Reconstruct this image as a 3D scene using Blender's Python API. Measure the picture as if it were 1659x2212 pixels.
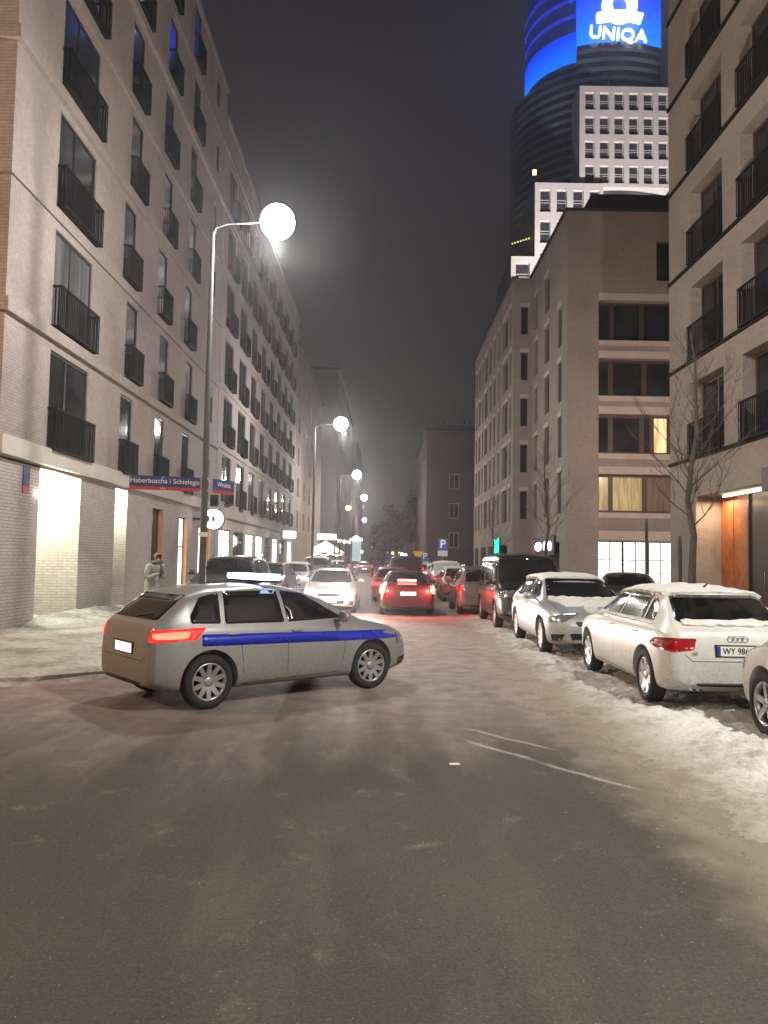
import bpy, bmesh, math, random
from mathutils import Vector, Matrix, noise, geometry
from mathutils.bvhtree import BVHTree
R = math.radians
random.seed(7)
scn = bpy.context.scene
COL = scn.collection
for o in list(bpy.data.objects): bpy.data.objects.remove(o)

# ------------------------------------------------------------------ camera
cam = bpy.data.cameras.new('camera'); co = bpy.data.objects.new('camera', cam); COL.objects.link(co)
cam.sensor_fit = 'VERTICAL'; cam.sensor_height = 24.0; cam.lens = 24.0*1661/2212
cam.clip_start = 0.05; cam.clip_end = 3000
co.matrix_world = Matrix.Translation((0, 0, 1.8)) @ Matrix.Rotation(R(90+3.45), 4, 'X') @ Matrix.Rotation(R(1.0), 4, 'Z')
scn.camera = co
# ------------------------------------------------------------------ world
w = bpy.data.worlds.new('World'); scn.world = w; w.use_nodes = True
nt = w.node_tree; bg = nt.nodes['Background']
tc = nt.nodes.new('ShaderNodeTexCoord'); sp = nt.nodes.new('ShaderNodeSeparateXYZ')
rp = nt.nodes.new('ShaderNodeValToRGB')
nt.links.new(tc.outputs['Generated'], sp.inputs[0]); nt.links.new(sp.outputs['Z'], rp.inputs[0]); 
rp.color_ramp.elements[0].position = 0.0; rp.color_ramp.elements[0].color = (.070, .060, .056, 1)
rp.color_ramp.elements[1].position = .75; rp.color_ramp.elements[1].color = (.028, .026, .031, 1)
e = rp.color_ramp.elements.new(.3); e.color = (.048, .043, .044, 1)
nz = nt.nodes.new('ShaderNodeTexNoise'); nz.inputs['Scale'].default_value = 2.2; nz.inputs['Detail'].default_value = 3
nt.links.new(tc.outputs['Generated'], nz.inputs[0])
mx = nt.nodes.new('ShaderNodeMix'); mx.data_type = 'RGBA'; mx.blend_type = 'MULTIPLY'; mx.inputs[0].default_value = .35
nt.links.new(rp.outputs[0], mx.inputs[6]); nt.links.new(nz.outputs[0], mx.inputs[7])
nt.links.new(mx.outputs[2], bg.inputs[0]); bg.inputs[1].default_value = .72
scn.view_settings.view_transform = 'Standard'; scn.view_settings.look = 'None'
scn.view_settings.exposure = 0.0; scn.view_settings.gamma = 1
scn.cycles.use_denoising = True
scn.cycles.max_bounces = 6; scn.cycles.diffuse_bounces = 3; scn.cycles.glossy_bounces = 3
scn.cycles.sample_clamp_indirect = 6.0
scn.cycles.volume_bounces = 0

# ------------------------------------------------------------------ materials
MATS = {}
def newmat(name):
    m = bpy.data.materials.new(name); m.use_nodes = True
    return m, m.node_tree, m.node_tree.nodes['Principled BSDF']
def N(nt, t, **kw):
    n = nt.nodes.new('ShaderNode'+t)
    for k, v in kw.items():
        if k[0] == '_': setattr(n, k[1:], v)
        else: n.inputs[k.replace('_', ' ')].default_value = v
    return n
def mixc(nt, a, b, fac, mode='MIX'):
    m = N(nt, 'Mix', _data_type='RGBA', _blend_type=mode)
    for i, v in ((0, fac), (6, a), (7, b)):
        if isinstance(v, (int, float)): m.inputs[i].default_value = v
        elif isinstance(v, tuple): m.inputs[i].default_value = (*v[:3], 1)
        else: nt.links.new(v, m.inputs[i])
    return m.outputs[2]
def ramp(nt, src, a, b, ca=0.0, cb=1.0):
    m = N(nt, 'MapRange'); nt.links.new(src, m.inputs[0])
    m.inputs[1].default_value = a; m.inputs[2].default_value = b; m.inputs[3].default_value = ca; m.inputs[4].default_value = cb
    return m.outputs[0]
def noi(nt, vec, scale, detail=4, rough=.55):
    n = N(nt, 'TexNoise', Scale=scale, Detail=detail, Roughness=rough); nt.links.new(vec, n.inputs[0]); return n.outputs[0]
def mathn(nt, op, a, b=None):
    m = N(nt, 'Math', _operation=op)
    for i, v in enumerate((a, b)):
        if v is None: continue
        if isinstance(v, (int, float)): m.inputs[i].default_value = v
        else: nt.links.new(v, m.inputs[i])
    return m.outputs[0]
def bump(nt, bs, h, dist, strength=1.0):
    b = N(nt, 'Bump'); b.inputs['Distance'].default_value = dist; b.inputs['Strength'].default_value = strength
    nt.links.new(h, b.inputs['Height']); nt.links.new(b.outputs[0], bs.inputs['Normal'])
def simple(name, col, rough=.6, metal=0.0, spec=.5, var=.12, vscale=3.0, coat=0.0, grime=0):
    if name in MATS: return MATS[name]
    m, nt, bs = newmat(name)
    g = N(nt, 'NewGeometry')
    n = noi(nt, g.outputs['Position'], vscale, 5)
    c = mixc(nt, tuple(x*(1-var) for x in col), tuple(min(1, x*(1+var)) for x in col), ramp(nt, n, .3, .7))
    nt.links.new(c, bs.inputs['Base Color'])
    nt.links.new(ramp(nt, n, .3, .7, max(.02, rough-.06), min(1, rough+.06)), bs.inputs['Roughness'])
    bs.inputs['Metallic'].default_value = metal
    bs.inputs['Specular IOR Level'].default_value = spec
    bs.inputs['Coat Weight'].default_value = coat
    bs.inputs['Coat Roughness'].default_value = .08
    if grime:
        tco = N(nt, 'TexCoord'); so = N(nt, 'SeparateXYZ'); nt.links.new(tco.outputs['Object'], so.inputs[0])
        g1 = noi(nt, tco.outputs['Object'], 4, 6, .7); g2 = noi(nt, tco.outputs['Object'], 28, 3, .7)
        hgt = mathn(nt, 'ADD', so.outputs[2], mathn(nt, 'MULTIPLY', g1, -.5))
        f = mathn(nt, 'MULTIPLY', ramp(nt, hgt, .62, .0), ramp(nt, g2, .3, .65, .35, 1))
        f = mathn(nt, 'MAXIMUM', f, mathn(nt, 'MULTIPLY', ramp(nt, g1, .5, .75), .16))
        f = mathn(nt, 'MULTIPLY', f, grime)
        nt.links.new(mixc(nt, c, (.21, .19, .165), f), bs.inputs['Base Color'])
        nt.links.new(ramp(nt, f, 0, .6, rough, .8), bs.inputs['Roughness']); nt.links.new(ramp(nt, f, 0, .5, coat, 0), bs.inputs['Coat Weight'])
    MATS[name] = m; return m
def emit(name, col, s, base=(.02, .02, .02)):
    if name in MATS: return MATS[name]
    m, nt, bs = newmat(name)
    bs.inputs['Base Color'].default_value = (*base, 1)
    bs.inputs['Emission Color'].default_value = (*col, 1); bs.inputs['Emission Strength'].default_value = s
    MATS[name] = m; return m
def wallmat(name, c1, c2, mortar, bw=.26, bh=.075, ms=.01, var=.25, bumpd=.004):
    m, nt, bs = newmat(name)
    g = N(nt, 'NewGeometry'); s = N(nt, 'SeparateXYZ'); nt.links.new(g.outputs['Position'], s.inputs[0])
    c = N(nt, 'CombineXYZ'); nt.links.new(mathn(nt, 'ADD', s.outputs[0], s.outputs[1]), c.inputs[0]); nt.links.new(s.outputs[2], c.inputs[1])
    b = N(nt, 'TexBrick', Scale=1.0, Mortar_Size=ms, Brick_Width=bw, Row_Height=bh, Mortar_Smooth=.2, Bias=0.0)
    b.inputs['Color1'].default_value = (*c1, 1); b.inputs['Color2'].default_value = (*c2, 1); b.inputs['Mortar'].default_value = (*mortar, 1)
    nt.links.new(c.outputs[0], b.inputs[0])
    n = noi(nt, g.outputs['Position'], .5, 6); n2 = noi(nt, g.outputs['Position'], 6, 4)
    col = mixc(nt, b.outputs[0], (1-var,)*3, ramp(nt, n, .35, .75), 'MULTIPLY')
    col = mixc(nt, col, (.82, .8, .78), ramp(nt, n2, .4, .8), 'MULTIPLY')
    nt.links.new(col, bs.inputs['Base Color']); bs.inputs['Roughness'].default_value = .8
    bump(nt, bs, b.outputs['Fac'], -bumpd)
    MATS[name] = m; return m
M_BRICK = wallmat('pale_brick', (.33, .28, .26), (.295, .25, .23), (.25, .21, .195))
M_BRICKG = wallmat('ground_floor_pale_brick', (.45, .40, .365), (.41, .365, .33), (.30, .27, .24), bumpd=.008, ms=.010)
M_BRICKR = wallmat('grey_brown_brick', (.37, .295, .26), (.34, .27, .24), (.28, .225, .20))
M_BRICKF = wallmat('beige_brick', (.36, .30, .255), (.325, .27, .235), (.28, .235, .20))
M_DARKBR = wallmat('dark_red_brick', (.13, .07, .055), (.09, .05, .045), (.10, .08, .07), var=.4)
M_BAND = simple('concrete_band', (.42, .39, .35), .8, var=.1, vscale=1.5)
M_BANDR = simple('plaster_band', (.47, .40, .36), .8, var=.1, vscale=1.5)
M_ROOF = simple('dark_roof', (.03, .03, .035), .7)
M_FRAME = simple('dark_window_frame', (.025, .022, .022), .5)
M_FRAMEB = simple('brown_wood_frame', (.075, .032, .022), .5, vscale=8)
M_RAIL = simple('black_railing_metal', (.010, .010, .011), .8, metal=0, spec=.2)
M_WHITEW = simple('white_plaster', (.75, .72, .70), .7, var=.06, vscale=.3)
M_WOOD = simple('orange_wood_panel', (.32, .11, .035), .55, vscale=4, var=.3)
M_METAL = simple('galvanised_metal', (.28, .28, .28), .5, metal=.7)
M_POLE = simple('dark_painted_steel', (.06, .058, .055), .65, metal=0, spec=.25)
M_BLACK = simple('black_plastic', (.012, .012, .012), .55)
M_TYRE = simple('tyre_rubber', (.018, .018, .018), .85, var=.4, vscale=20)
M_RIM = simple('silver_rim', (.45, .45, .45), .35, metal=.8, vscale=12)
M_CHROME = simple('chrome', (.7, .7, .7), .15, metal=1.0, var=.03)
M_PLATE = simple('white_plate', (.75, .75, .7), .5, var=.05)
M_EU = simple('blue_plate_band', (.02, .05, .35), .5)
M_INK = simple('black_lettering', (.01, .01, .01), .6)
M_SBLUE = simple('sign_blue', (.013, .022, .13), .45, var=.05)
M_SRED = simple('sign_red', (.34, .02, .02), .45, var=.05)
M_SWHITE = simple('sign_white', (.6, .6, .6), .5, var=.03)
M_SYEL = simple('sign_yellow', (.85, .45, .02), .5, var=.05)
def glassmat(name, col, rough, spec=.6):
    m, nt, bs = newmat(name)
    g = N(nt, 'NewGeometry'); n = noi(nt, g.outputs['Position'], .9, 3)
    nt.links.new(mixc(nt, tuple(c*.4 for c in col), col, ramp(nt, n, .4, .65)), bs.inputs['Base Color'])
    bs.inputs['Roughness'].default_value = rough; bs.inputs['Specular IOR Level'].default_value = spec
    MATS[name] = m; return m
M_PANE = glassmat('dark_window_glass', (.026, .029, .034), .07, .35)
M_CGLASS = glassmat('car_glass', (.012, .014, .014), .07, .5)
M_CGLASSG = glassmat('greenish_car_glass', (.05, .065, .03), .12, .5)
M_TAIL = simple('red_lens', (.30, .006, .006), .2, coat=.8, var=.3, vscale=14)
M_HEAD = simple('clear_lamp_glass', (.35, .36, .38), .15, metal=.7, var=.5, vscale=18)
M_BRAKE = emit('lit_brake_light', (1, .035, .02), 45)
M_BRAKE3 = emit('lit_third_brake_light', (1, .12, .10), 30)
M_TAILON = emit('lit_tail_light', (1, .03, .02), 14)
M_HEADON = emit('lit_headlight', (1, .93, .9), 260)
M_HEADLO = emit('dim_headlight', (1, .93, .9), 14)
# curtain-lit panes
def litpane(name, c1, c2, s, scale=9, kind='curtain'):
    m, nt, bs = newmat(name)
    g = N(nt, 'NewGeometry'); mp = N(nt, 'Mapping'); nt.links.new(g.outputs['Position'], mp.inputs[0])
    mp.inputs['Scale'].default_value = (1, 1, .08) if kind == 'curtain' else (1, 1, 1)
    n = noi(nt, mp.outputs[0], scale, 3)
    if kind == 'shop':
        b = N(nt, 'TexBrick', Scale=1.0, Mortar_Size=.03, Brick_Width=.55, Row_Height=.42)
        s_ = N(nt, 'SeparateXYZ'); nt.links.new(g.outputs['Position'], s_.inputs[0]); c = N(nt, 'CombineXYZ')
        nt.links.new(mathn(nt, 'ADD', s_.outputs[0], s_.outputs[1]), c.inputs[0]); nt.links.new(s_.outputs[2], c.inputs[1]); nt.links.new(c.outputs[0], b.inputs[0])
        b.inputs['Color1'].default_value = (*c1, 1); b.inputs['Color2'].default_value = (c1[0]*.8, c1[1]*.82, c1[2]*.85, 1); b.inputs['Mortar'].default_value = (*c2, 1)
        low = ramp(nt, s_.outputs[2], 1.9, 1.3)
        n3 = noi(nt, mp.outputs[0], 5, 5, .7)
        f = mathn(nt, 'MULTIPLY', ramp(nt, n3, .52, .6), low)
        col = mixc(nt, b.outputs[0], (.25, .12, .08), mathn(nt, 'MULTIPLY', f, .8))
    else:
        col = mixc(nt, c2, c1, ramp(nt, n, .35, .65))
    nt.links.new(col, bs.inputs['Emission Color']); bs.inputs['Emission Strength'].default_value = s
    bs.inputs['Base Color'].default_value = (.05, .05, .05, 1); bs.inputs['Roughness'].default_value = .15
    MATS[name] = m; return m
M_LITWARM = litpane('curtained_warm_window', (.75, .50, .22), (.38, .24, .10), .8)
M_LITBR = litpane('bright_warm_window', (1.0, .72, .38), (.5, .3, .12), 1.8, 5)
M_LITDIM = litpane('dim_warm_window', (.26, .13, .07), (.10, .05, .035), .6)
M_LITCUR = litpane('faint_curtain_window', (.16, .15, .14), (.015, .016, .018), .9, 3)
M_LITBLUE = litpane('faint_blue_window', (.05, .07, .11), (.015, .018, .025), .9, 3)
M_SHOP = litpane('bright_shop_window', (1, 1, .92), (.55, .55, .55), 2.6, 4, 'shop')
M_SHOPW = litpane('white_shop_window', (1, 1, .9), (.8, .8, .7), 3.2, 2)
# ground materials
def roadmat():
    m, nt, bs = newmat('wet_asphalt'); g = N(nt, 'NewGeometry'); P = g.outputs['Position']
    s = N(nt, 'SeparateXYZ'); nt.links.new(P, s.inputs[0])
    wv = N(nt, 'VectorMath', _operation='ADD'); nz = N(nt, 'TexNoise', Scale=.35, Detail=3); nt.links.new(P, nz.inputs[0])
    nt.links.new(P, wv.inputs[0]); nt.links.new(nz.outputs[1], wv.inputs[1])
    mp = N(nt, 'Mapping'); mp.inputs['Scale'].default_value = (1.6, .22, 1); mp.inputs['Rotation'].default_value = (0, 0, R(-14)); nt.links.new(wv.outputs[0], mp.inputs[0])
    streak = noi(nt, mp.outputs[0], 1.5, 6, .6)
    big = noi(nt, P, .33, 4); mid = noi(nt, P, 2.6, 6, .65); fine = noi(nt, P, 60, 4, .75); grit = noi(nt, P, 85, 3, .75)
    col = mixc(nt, (.064, .058, .052), (.108, .099, .088), ramp(nt, big, .35, .7))
    col = mixc(nt, col, (.12, .108, .095), ramp(nt, streak, .50, .72, 0, .6))
    col = mixc(nt, col, (.6, .6, .6), ramp(nt, fine, .40, .60, 0, .8), 'MULTIPLY')
    col = mixc(nt, col, (.24, .22, .19), mathn(nt, 'MULTIPLY', ramp(nt, mid, .60, .74), ramp(nt, grit, .45, .6, .2, .8)))
    # slush and salt swept to the right hand kerb
    ex = mathn(nt, 'ADD', s.outputs[0], mathn(nt, 'MULTIPLY', mid, .9))
    col = mixc(nt, col, (.27, .235, .175), ramp(nt, ex, 2.15, 2.75, 0, .8))
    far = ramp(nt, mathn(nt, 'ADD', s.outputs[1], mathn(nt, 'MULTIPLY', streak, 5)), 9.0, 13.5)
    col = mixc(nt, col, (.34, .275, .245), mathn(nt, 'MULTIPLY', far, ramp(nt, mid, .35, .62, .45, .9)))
    for (ax, ay, bx, by, wd) in ((.86, 8.38, 1.70, 7.42, .045), (.80, 7.85, 1.45, 7.0, .05), (1.38, 7.05, 2.1, 6.15, .05), (.15, 4.9, .42, 5.0, .05), (1.25, 5.35, 1.38, 5.3, .06)):
        L = math.hypot(bx-ax, by-ay); ux, uy = (bx-ax)/L, (by-ay)/L
        al = mathn(nt, 'ADD', mathn(nt, 'MULTIPLY', s.outputs[0], ux), mathn(nt, 'ADD', mathn(nt, 'MULTIPLY', s.outputs[1], uy), -(ax*ux+ay*uy)))
        ac_ = mathn(nt, 'ADD', mathn(nt, 'MULTIPLY', s.outputs[0], -uy), mathn(nt, 'ADD', mathn(nt, 'MULTIPLY', s.outputs[1], ux), (ax*uy-ay*ux)))
        ac_ = mathn(nt, 'ADD', ac_, ramp(nt, mid, .3, .7, -.03, .03))
        m1 = ramp(nt, mathn(nt, 'ABSOLUTE', ac_), wd, 0.0); m2 = mathn(nt, 'MULTIPLY', ramp(nt, al, 0, .25), ramp(nt, al, L, L-.25))
        mk = mathn(nt, 'MULTIPLY', mathn(nt, 'MULTIPLY', m1, m2), ramp(nt, fine, .38, .58))
        col = mixc(nt, col, (.50, .47, .43), mathn(nt, 'MULTIPLY', mk, .95))
    sparkle = ramp(nt, grit, .68, .72)
    col = mixc(nt, col, (.55, .53, .5), sparkle)
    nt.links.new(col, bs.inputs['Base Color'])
    nt.links.new(ramp(nt, big, .3, .7, .72, .9), bs.inputs['Roughness']); bs.inputs['Specular IOR Level'].default_value = .22
    h = mathn(nt, 'ADD', mathn(nt, 'MULTIPLY', fine, .6), mathn(nt, 'MULTIPLY', mid, .8))
    bump(nt, bs, h, .014, .9); return m
def snowmat(name, dirt=.4, base=(.78, .78, .76), dcol=(.30, .26, .20)):
    m, nt, bs = newmat(name); g = N(nt, 'NewGeometry'); P = g.outputs['Position']
    s = N(nt, 'SeparateXYZ'); nt.links.new(P, s.inputs[0])
    a = noi(nt, P, 1.1, 5, .6); b = noi(nt, P, 9, 5, .7); c = noi(nt, P, 45, 4, .7)
    f = mathn(nt, 'ADD', mathn(nt, 'MULTIPLY', a, .6), mathn(nt, 'MULTIPLY', b, .4))
    col = mixc(nt, base, dcol, ramp(nt, f, .62-.22*dirt, .80-.22*dirt, 0, .95))
    d2 = noi(nt, P, 3.2, 6, .75); col = mixc(nt, col, (.20, .175, .14), mathn(nt, 'MULTIPLY', mathn(nt, 'MULTIPLY', ramp(nt, d2, .56, .66), ramp(nt, c, .42, .6)), dirt))
    if name == 'snow_bank':
        ex = mathn(nt, 'ADD', s.outputs[0], mathn(nt, 'MULTIPLY', f, -1.0))
        col = mixc(nt, col, (.27, .23, .17), ramp(nt, ex, 2.75, 1.9, 0, .95))
    nt.links.new(col, bs.inputs['Base Color']); bs.inputs['Roughness'].default_value = .7
    bs.inputs['Subsurface Weight'].default_value = 0
    bump(nt, bs, mathn(nt, 'ADD', mathn(nt, 'MULTIPLY', b, 1.0), mathn(nt, 'MULTIPLY', c, .5)), .05, .9); return m
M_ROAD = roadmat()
M_SNOWB = snowmat('snow_bank', .6, (.82, .82, .79), (.34, .31, .26))
M_SNOWP = snowmat('trodden_snow', .85, (.52, .50, .46), (.22, .20, .17))
M_SNOW = snowmat('fresh_snow', .0, (.8, .8, .78))
M_GROUND = snowmat('snowy_ground', .7, (.5, .48, .45), (.15, .13, .11))

# ------------------------------------------------------------------ mesh helpers
def link(o): COL.objects.link(o); return o
def obj(name, bm, mats, parent=None, mw=None, smooth=False):
    me = bpy.data.meshes.new(name)
    if isinstance(bm, bpy.types.Mesh): me = bm
    else:
        bm.normal_update(); bm.to_mesh(me); bm.free()
        for m in (mats if isinstance(mats, (list, tuple)) else [mats]): me.materials.append(m)
        if smooth:
            me.shade_smooth(); me.set_sharp_from_angle(angle=R(38))
    o = bpy.data.objects.new(name, me); link(o)
    if parent: o.parent = parent
    if mw is not None: o.matrix_basis = mw
    return o
def put(name, me, parent=None, mw=None):
    o = bpy.data.objects.new(name, me); link(o)
    if parent: o.parent = parent
    if mw is not None: o.matrix_basis = mw
    return o
def tag(o, label=None, cat=None, group=None, kind=None):
    if label: o['label'] = label
    if cat: o['category'] = cat
    if group: o['group'] = group
    if kind: o['kind'] = kind
    return o
def thing(name, label, cat, loc=(0, 0, 0), rz=0, group=None):
    o = bpy.data.objects.new(name, None); link(o); o.empty_display_size = .1
    o.location = loc; o.rotation_euler = (0, 0, rz)
    return tag(o, label, cat, group)
def copy_tree(o, parent=None):
    c = o.copy(); link(c)
    if parent: c.parent = parent
    for ch in [x for x in bpy.data.objects if x.parent == o]: copy_tree(ch, c)
    return c
def box(bm, x0, x1, y0, y1, z0, z1, mi=0, mw=None):
    vs = [bm.verts.new(Vector((x, y, z)) if mw is None else mw @ Vector((x, y, z))) for z in (z0, z1) for x, y in ((x0, y0), (x1, y0), (x1, y1), (x0, y1))]
    for f in ((3, 2, 1, 0), (4, 5, 6, 7), (0, 1, 5, 4), (1, 2, 6, 5), (2, 3, 7, 6), (3, 0, 4, 7)):
        q = bm.faces.new([vs[i] for i in f]); q.material_index = mi
def tube(bm, pts, rads, seg=8, mi=0, cap=True):
    rings = []; up = Vector((.123, .456, .88))
    for i, p in enumerate(pts):
        p = Vector(p); a = Vector(pts[max(0, i-1)]); b = Vector(pts[min(len(pts)-1, i+1)]); d = (b-a).normalized()
        x = d.cross(up)
        if x.length < .05: x = d.cross(Vector((1, 0, 0)))
        x.normalize(); y = d.cross(x)
        r = rads[i] if isinstance(rads, (list, tuple)) else rads
        rings.append([bm.verts.new(p + x*math.cos(t)*r + y*math.sin(t)*r) for t in [2*math.pi*k/seg for k in range(seg)]])
    for a, b in zip(rings, rings[1:]):
        for k in range(seg):
            f = bm.faces.new((a[k], a[(k+1) % seg], b[(k+1) % seg], b[k])); f.material_index = mi
    if cap:
        for rr in (rings[0][::-1], rings[-1]):
            f = bm.faces.new(rr); f.material_index = mi
def lathe(bm, prof, seg=32, axis='X', mi=0, c=(0, 0, 0)):
    rings = []
    for (a, r) in prof:
        ring = []
        for k in range(seg):
            t = 2*math.pi*k/seg; u, v = r*math.cos(t), r*math.sin(t)
            p = (a, u, v) if axis == 'X' else ((u, a, v) if axis == 'Y' else (u, v, a))
            ring.append(bm.verts.new((p[0]+c[0], p[1]+c[1], p[2]+c[2])))
        rings.append(ring)
    for a, b in zip(rings, rings[1:]):
        for k in range(seg):
            f = bm.faces.new((a[k], a[(k+1) % seg], b[(k+1) % seg], b[k])); f.material_index = mi; f.smooth = True
    return rings
def text(name, body, size, mat, mw, parent, ext=.004, align='CENTER', label=None, bold=0.0):
    cu = bpy.data.curves.new(name, 'FONT'); cu.body = body; cu.size = size; cu.extrude = ext; cu.align_x = align; cu.align_y = 'CENTER'
    cu.materials.append(mat); cu.resolution_u = 3
    cu.offset = bold; o = bpy.data.objects.new(name, cu); link(o); dg = bpy.context.evaluated_depsgraph_get(); dg.update()
    me = bpy.data.meshes.new_from_object(o.evaluated_get(dg)); bpy.data.objects.remove(o); me.name = name
    if not me.materials: me.materials.append(mat)
    return put(name, me, parent, mw)
def grid_sheet(name, x0, x1, y0, y1, nx, ny, hf, mat, kind, smooth=True):
    bm = bmesh.new(); V = []
    for j in range(ny+1):
        V.append([])
        for i in range(nx+1):
            x = x0+(x1-x0)*i/nx; y = y0+(y1-y0)*j/ny; V[-1].append(bm.verts.new((x, y, hf(x, y))))
    for j in range(ny):
        for i in range(nx):
            f = bm.faces.new((V[j][i], V[j][i+1], V[j+1][i+1], V[j+1][i])); f.smooth = smooth
    o = obj(name, bm, mat); o['kind'] = kind; return o
def fbm(x, y, s, o=4): return noise.fractal(Vector((x*s, y*s, 3.3)), .6, 2.1, o)

# ------------------------------------------------------------------ ground
bm = bmesh.new(); box(bm, -900, 900, -300, 1500, -1.0, 0); obj('ground', bm, M_GROUND)['kind'] = 'structure'
bm = bmesh.new()
vs = [(-60, -12), (40, -12), (40, -7), (3.2, -7), (3.2, 260), (-3.3, 260), (-3.3, 13), (-3.9, 11.4), (-4.8, 10.6), (-6.0, 10.2), (-60, 10.2)]
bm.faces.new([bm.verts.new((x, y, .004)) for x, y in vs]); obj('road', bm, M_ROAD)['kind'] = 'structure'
# pavements, left with rounded corner
bm = bmesh.new()
pv = [(-60, 10.2), (-6.0, 10.2), (-4.8, 10.6), (-3.9, 11.4), (-3.3, 13), (-3.3, 260), (-60, 260)]
top = [bm.verts.new((x, y, .10)) for x, y in pv]; bot = [bm.verts.new((x, y, -.05)) for x, y in pv]
bm.faces.new(top)
for i in range(len(pv)):
    j = (i+1) % len(pv); bm.faces.new((bot[i], bot[j], top[j], top[i]))
obj('pavement_left', bm, M_SNOWP)['kind'] = 'structure'
bm = bmesh.new(); box(bm, 5.7, 40, -6.5, 260, -.05, .10); obj('pavement_right', bm, M_SNOWP)['kind'] = 'structure'
def sm(a, b, x):
    t = min(1, max(0, (x-a)/(b-a))); return t*t*(3-2*t)
def edge_x(y): return 2.25 + .12*fbm(1, y, .6) + .35*sm(7, 3, y)
def bank_h(x, y):
    e = sm(edge_x(y)-.25, edge_x(y)+.75, x)
    h = -.02 + e*(.075 + .05*fbm(x, y, 1.3) + .035*abs(fbm(x+9, y, 4.0)) + .028*fbm(x, y, 7) + .020*fbm(x, y, 19))
    # ridge ploughed up along the nearest parked car
    h += .16*math.exp(-((x-3.35-.05*(8-y))**2)/.10)*sm(9.2, 7.2, y)*(.8+.5*fbm(x, y, 3))
    if x > 3.35 and (9.3 < y < 13.3): h -= .03
    return max(h, -.02)
grid_sheet('snow_bank', 1.7, 5.9, 3.0, 16, 92, 270, bank_h, M_SNOWB, 'stuff')
o = grid_sheet('snow_bank', 1.7, 5.9, 16, 90, 40, 400, bank_h, M_SNOWB, 'stuff')
o2 = grid_sheet('snow_bank', 1.7, 5.9, -6, 3.0, 40, 90, bank_h, M_SNOWB, 'stuff')
def left_h(x, y):
    e = min(sm(10.0, 10.9, y), sm(-3.1, -3.9, x))
    d = math.hypot(min(0, -4.6-x)*0+max(0, x+6.2), max(0, 13.2-y))
    if x > -6.2 and y < 13.2: e = min(e, sm(3.15, 2.5, math.hypot(x+6.2, 13.2-y)))
    h = .02 + e*(.10 + .035*fbm(x, y, 1.1) + .02*abs(fbm(x, y, 4)))
    h += .22*math.exp(-((x+8.0)**2)/.3)*sm(17.6, 18.6, y)*sm(25, 22, y)*(.6+.6*abs(fbm(x, y, 2.5)))
    h += .12*math.exp(-((y-15.9)**2)/.12)*sm(-7.2, -8.2, x)*(.6+.6*abs(fbm(x, y, 2.5)))
    return h if e > .02 else -.02
grid_sheet('trodden_snow', -22, -3.0, 9.9, 27, 150, 140, left_h, M_SNOWP, 'stuff')
random.seed(5)
bm = bmesh.new()   # crumbs of slush beside the verge
for i in range(3200):
    y = random.uniform(3, 22); x = 2.35 - abs(random.gauss(0, .38)) + .25*sm(7, 3, y); s = random.uniform(.004, .02)*random.random()**.5+.003
    ico = [Vector((math.cos(a)*s*random.uniform(.7, 1.2), math.sin(a)*s*random.uniform(.7, 1.2), 0)) for a in (0, 1.2, 2.5, 3.8, 5.1)]
    base = [bm.verts.new((x+v.x, y+v.y, .002)) for v in ico]; t = bm.verts.new((x, y, s*.55))
    for k in range(5): bm.faces.new((base[k], base[(k+1) % 5], t))
obj('slush_crumbs', bm, simple('brown_slush', (.16, .135, .10), .7, var=.5, vscale=6))['kind'] = 'stuff'
bm = bmesh.new(); box(bm, -.045, .045, -.03, .03, 0, .003); o = obj('litter', bm, M_SWHITE, mw=Matrix.Translation((.66, 6.88, .006)) @ Matrix.Rotation(.1, 4, 'Z'))
tag(o, 'small white scrap of paper lying on the road', 'paper scrap')

# ------------------------------------------------------------------ buildings
def frame_of(O, U, Nn):
    U = Vector(U).normalized(); Nn = Vector(Nn).normalized()
    m = Matrix.Identity(4)
    m.col[0][:3] = U; m.col[1][:3] = -Nn; m.col[2][:3] = (0, 0, 1); m.col[3][:3] = O
    return m
def facade(bm, F, W, z0, z1, holes, depth=.3, mi=0, mi_r=0):
    """F frame (x along the wall, y inward, z up); holes (u0,u1,v0,v1)"""
    us = sorted({0, W, *[h[0] for h in holes], *[h[1] for h in holes]}); vs = sorted({z0, z1, *[h[2] for h in holes], *[h[3] for h in holes]})
    us = sorted({round(u, 3) for u in us if 0 <= u <= W}); vs = sorted({round(v, 3) for v in vs if z0-1e-3 <= v <= z1+1e-3})
    V = {}
    def P(u, y, v):
        k = (round(u, 3), y, round(v, 3))
        if k not in V: V[k] = bm.verts.new(F @ Vector((u, y, v)))
        return V[k]
    for u0, u1 in zip(us, us[1:]):
        for v0, v1 in zip(vs, vs[1:]):
            cu, cv = (u0+u1)/2, (v0+v1)/2
            if any(h[0] < cu < h[1] and h[2] < cv < h[3] for h in holes): continue
            f = bm.faces.new((P(u0, 0, v0), P(u1, 0, v0), P(u1, 0, v1), P(u0, 0, v1))); f.material_index = mi
    for h in holes:
        d = h[4] if len(h) > 4 else depth
        a, b, c, e = h[:4]
        ins = {}
        def Q(u, y, v): return bm.verts.new(F @ Vector((u, y, v)))
        for (p, q) in (((a, c), (b, c)), ((b, c), (b, e)), ((b, e), (a, e)), ((a, e), (a, c))):
            f = bm.faces.new((Q(p[0], 0, p[1]), Q(q[0], 0, q[1]), Q(q[0], d, q[1]), Q(p[0], d, p[1]))); f.material_index = mi_r
WIN = {}
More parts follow.
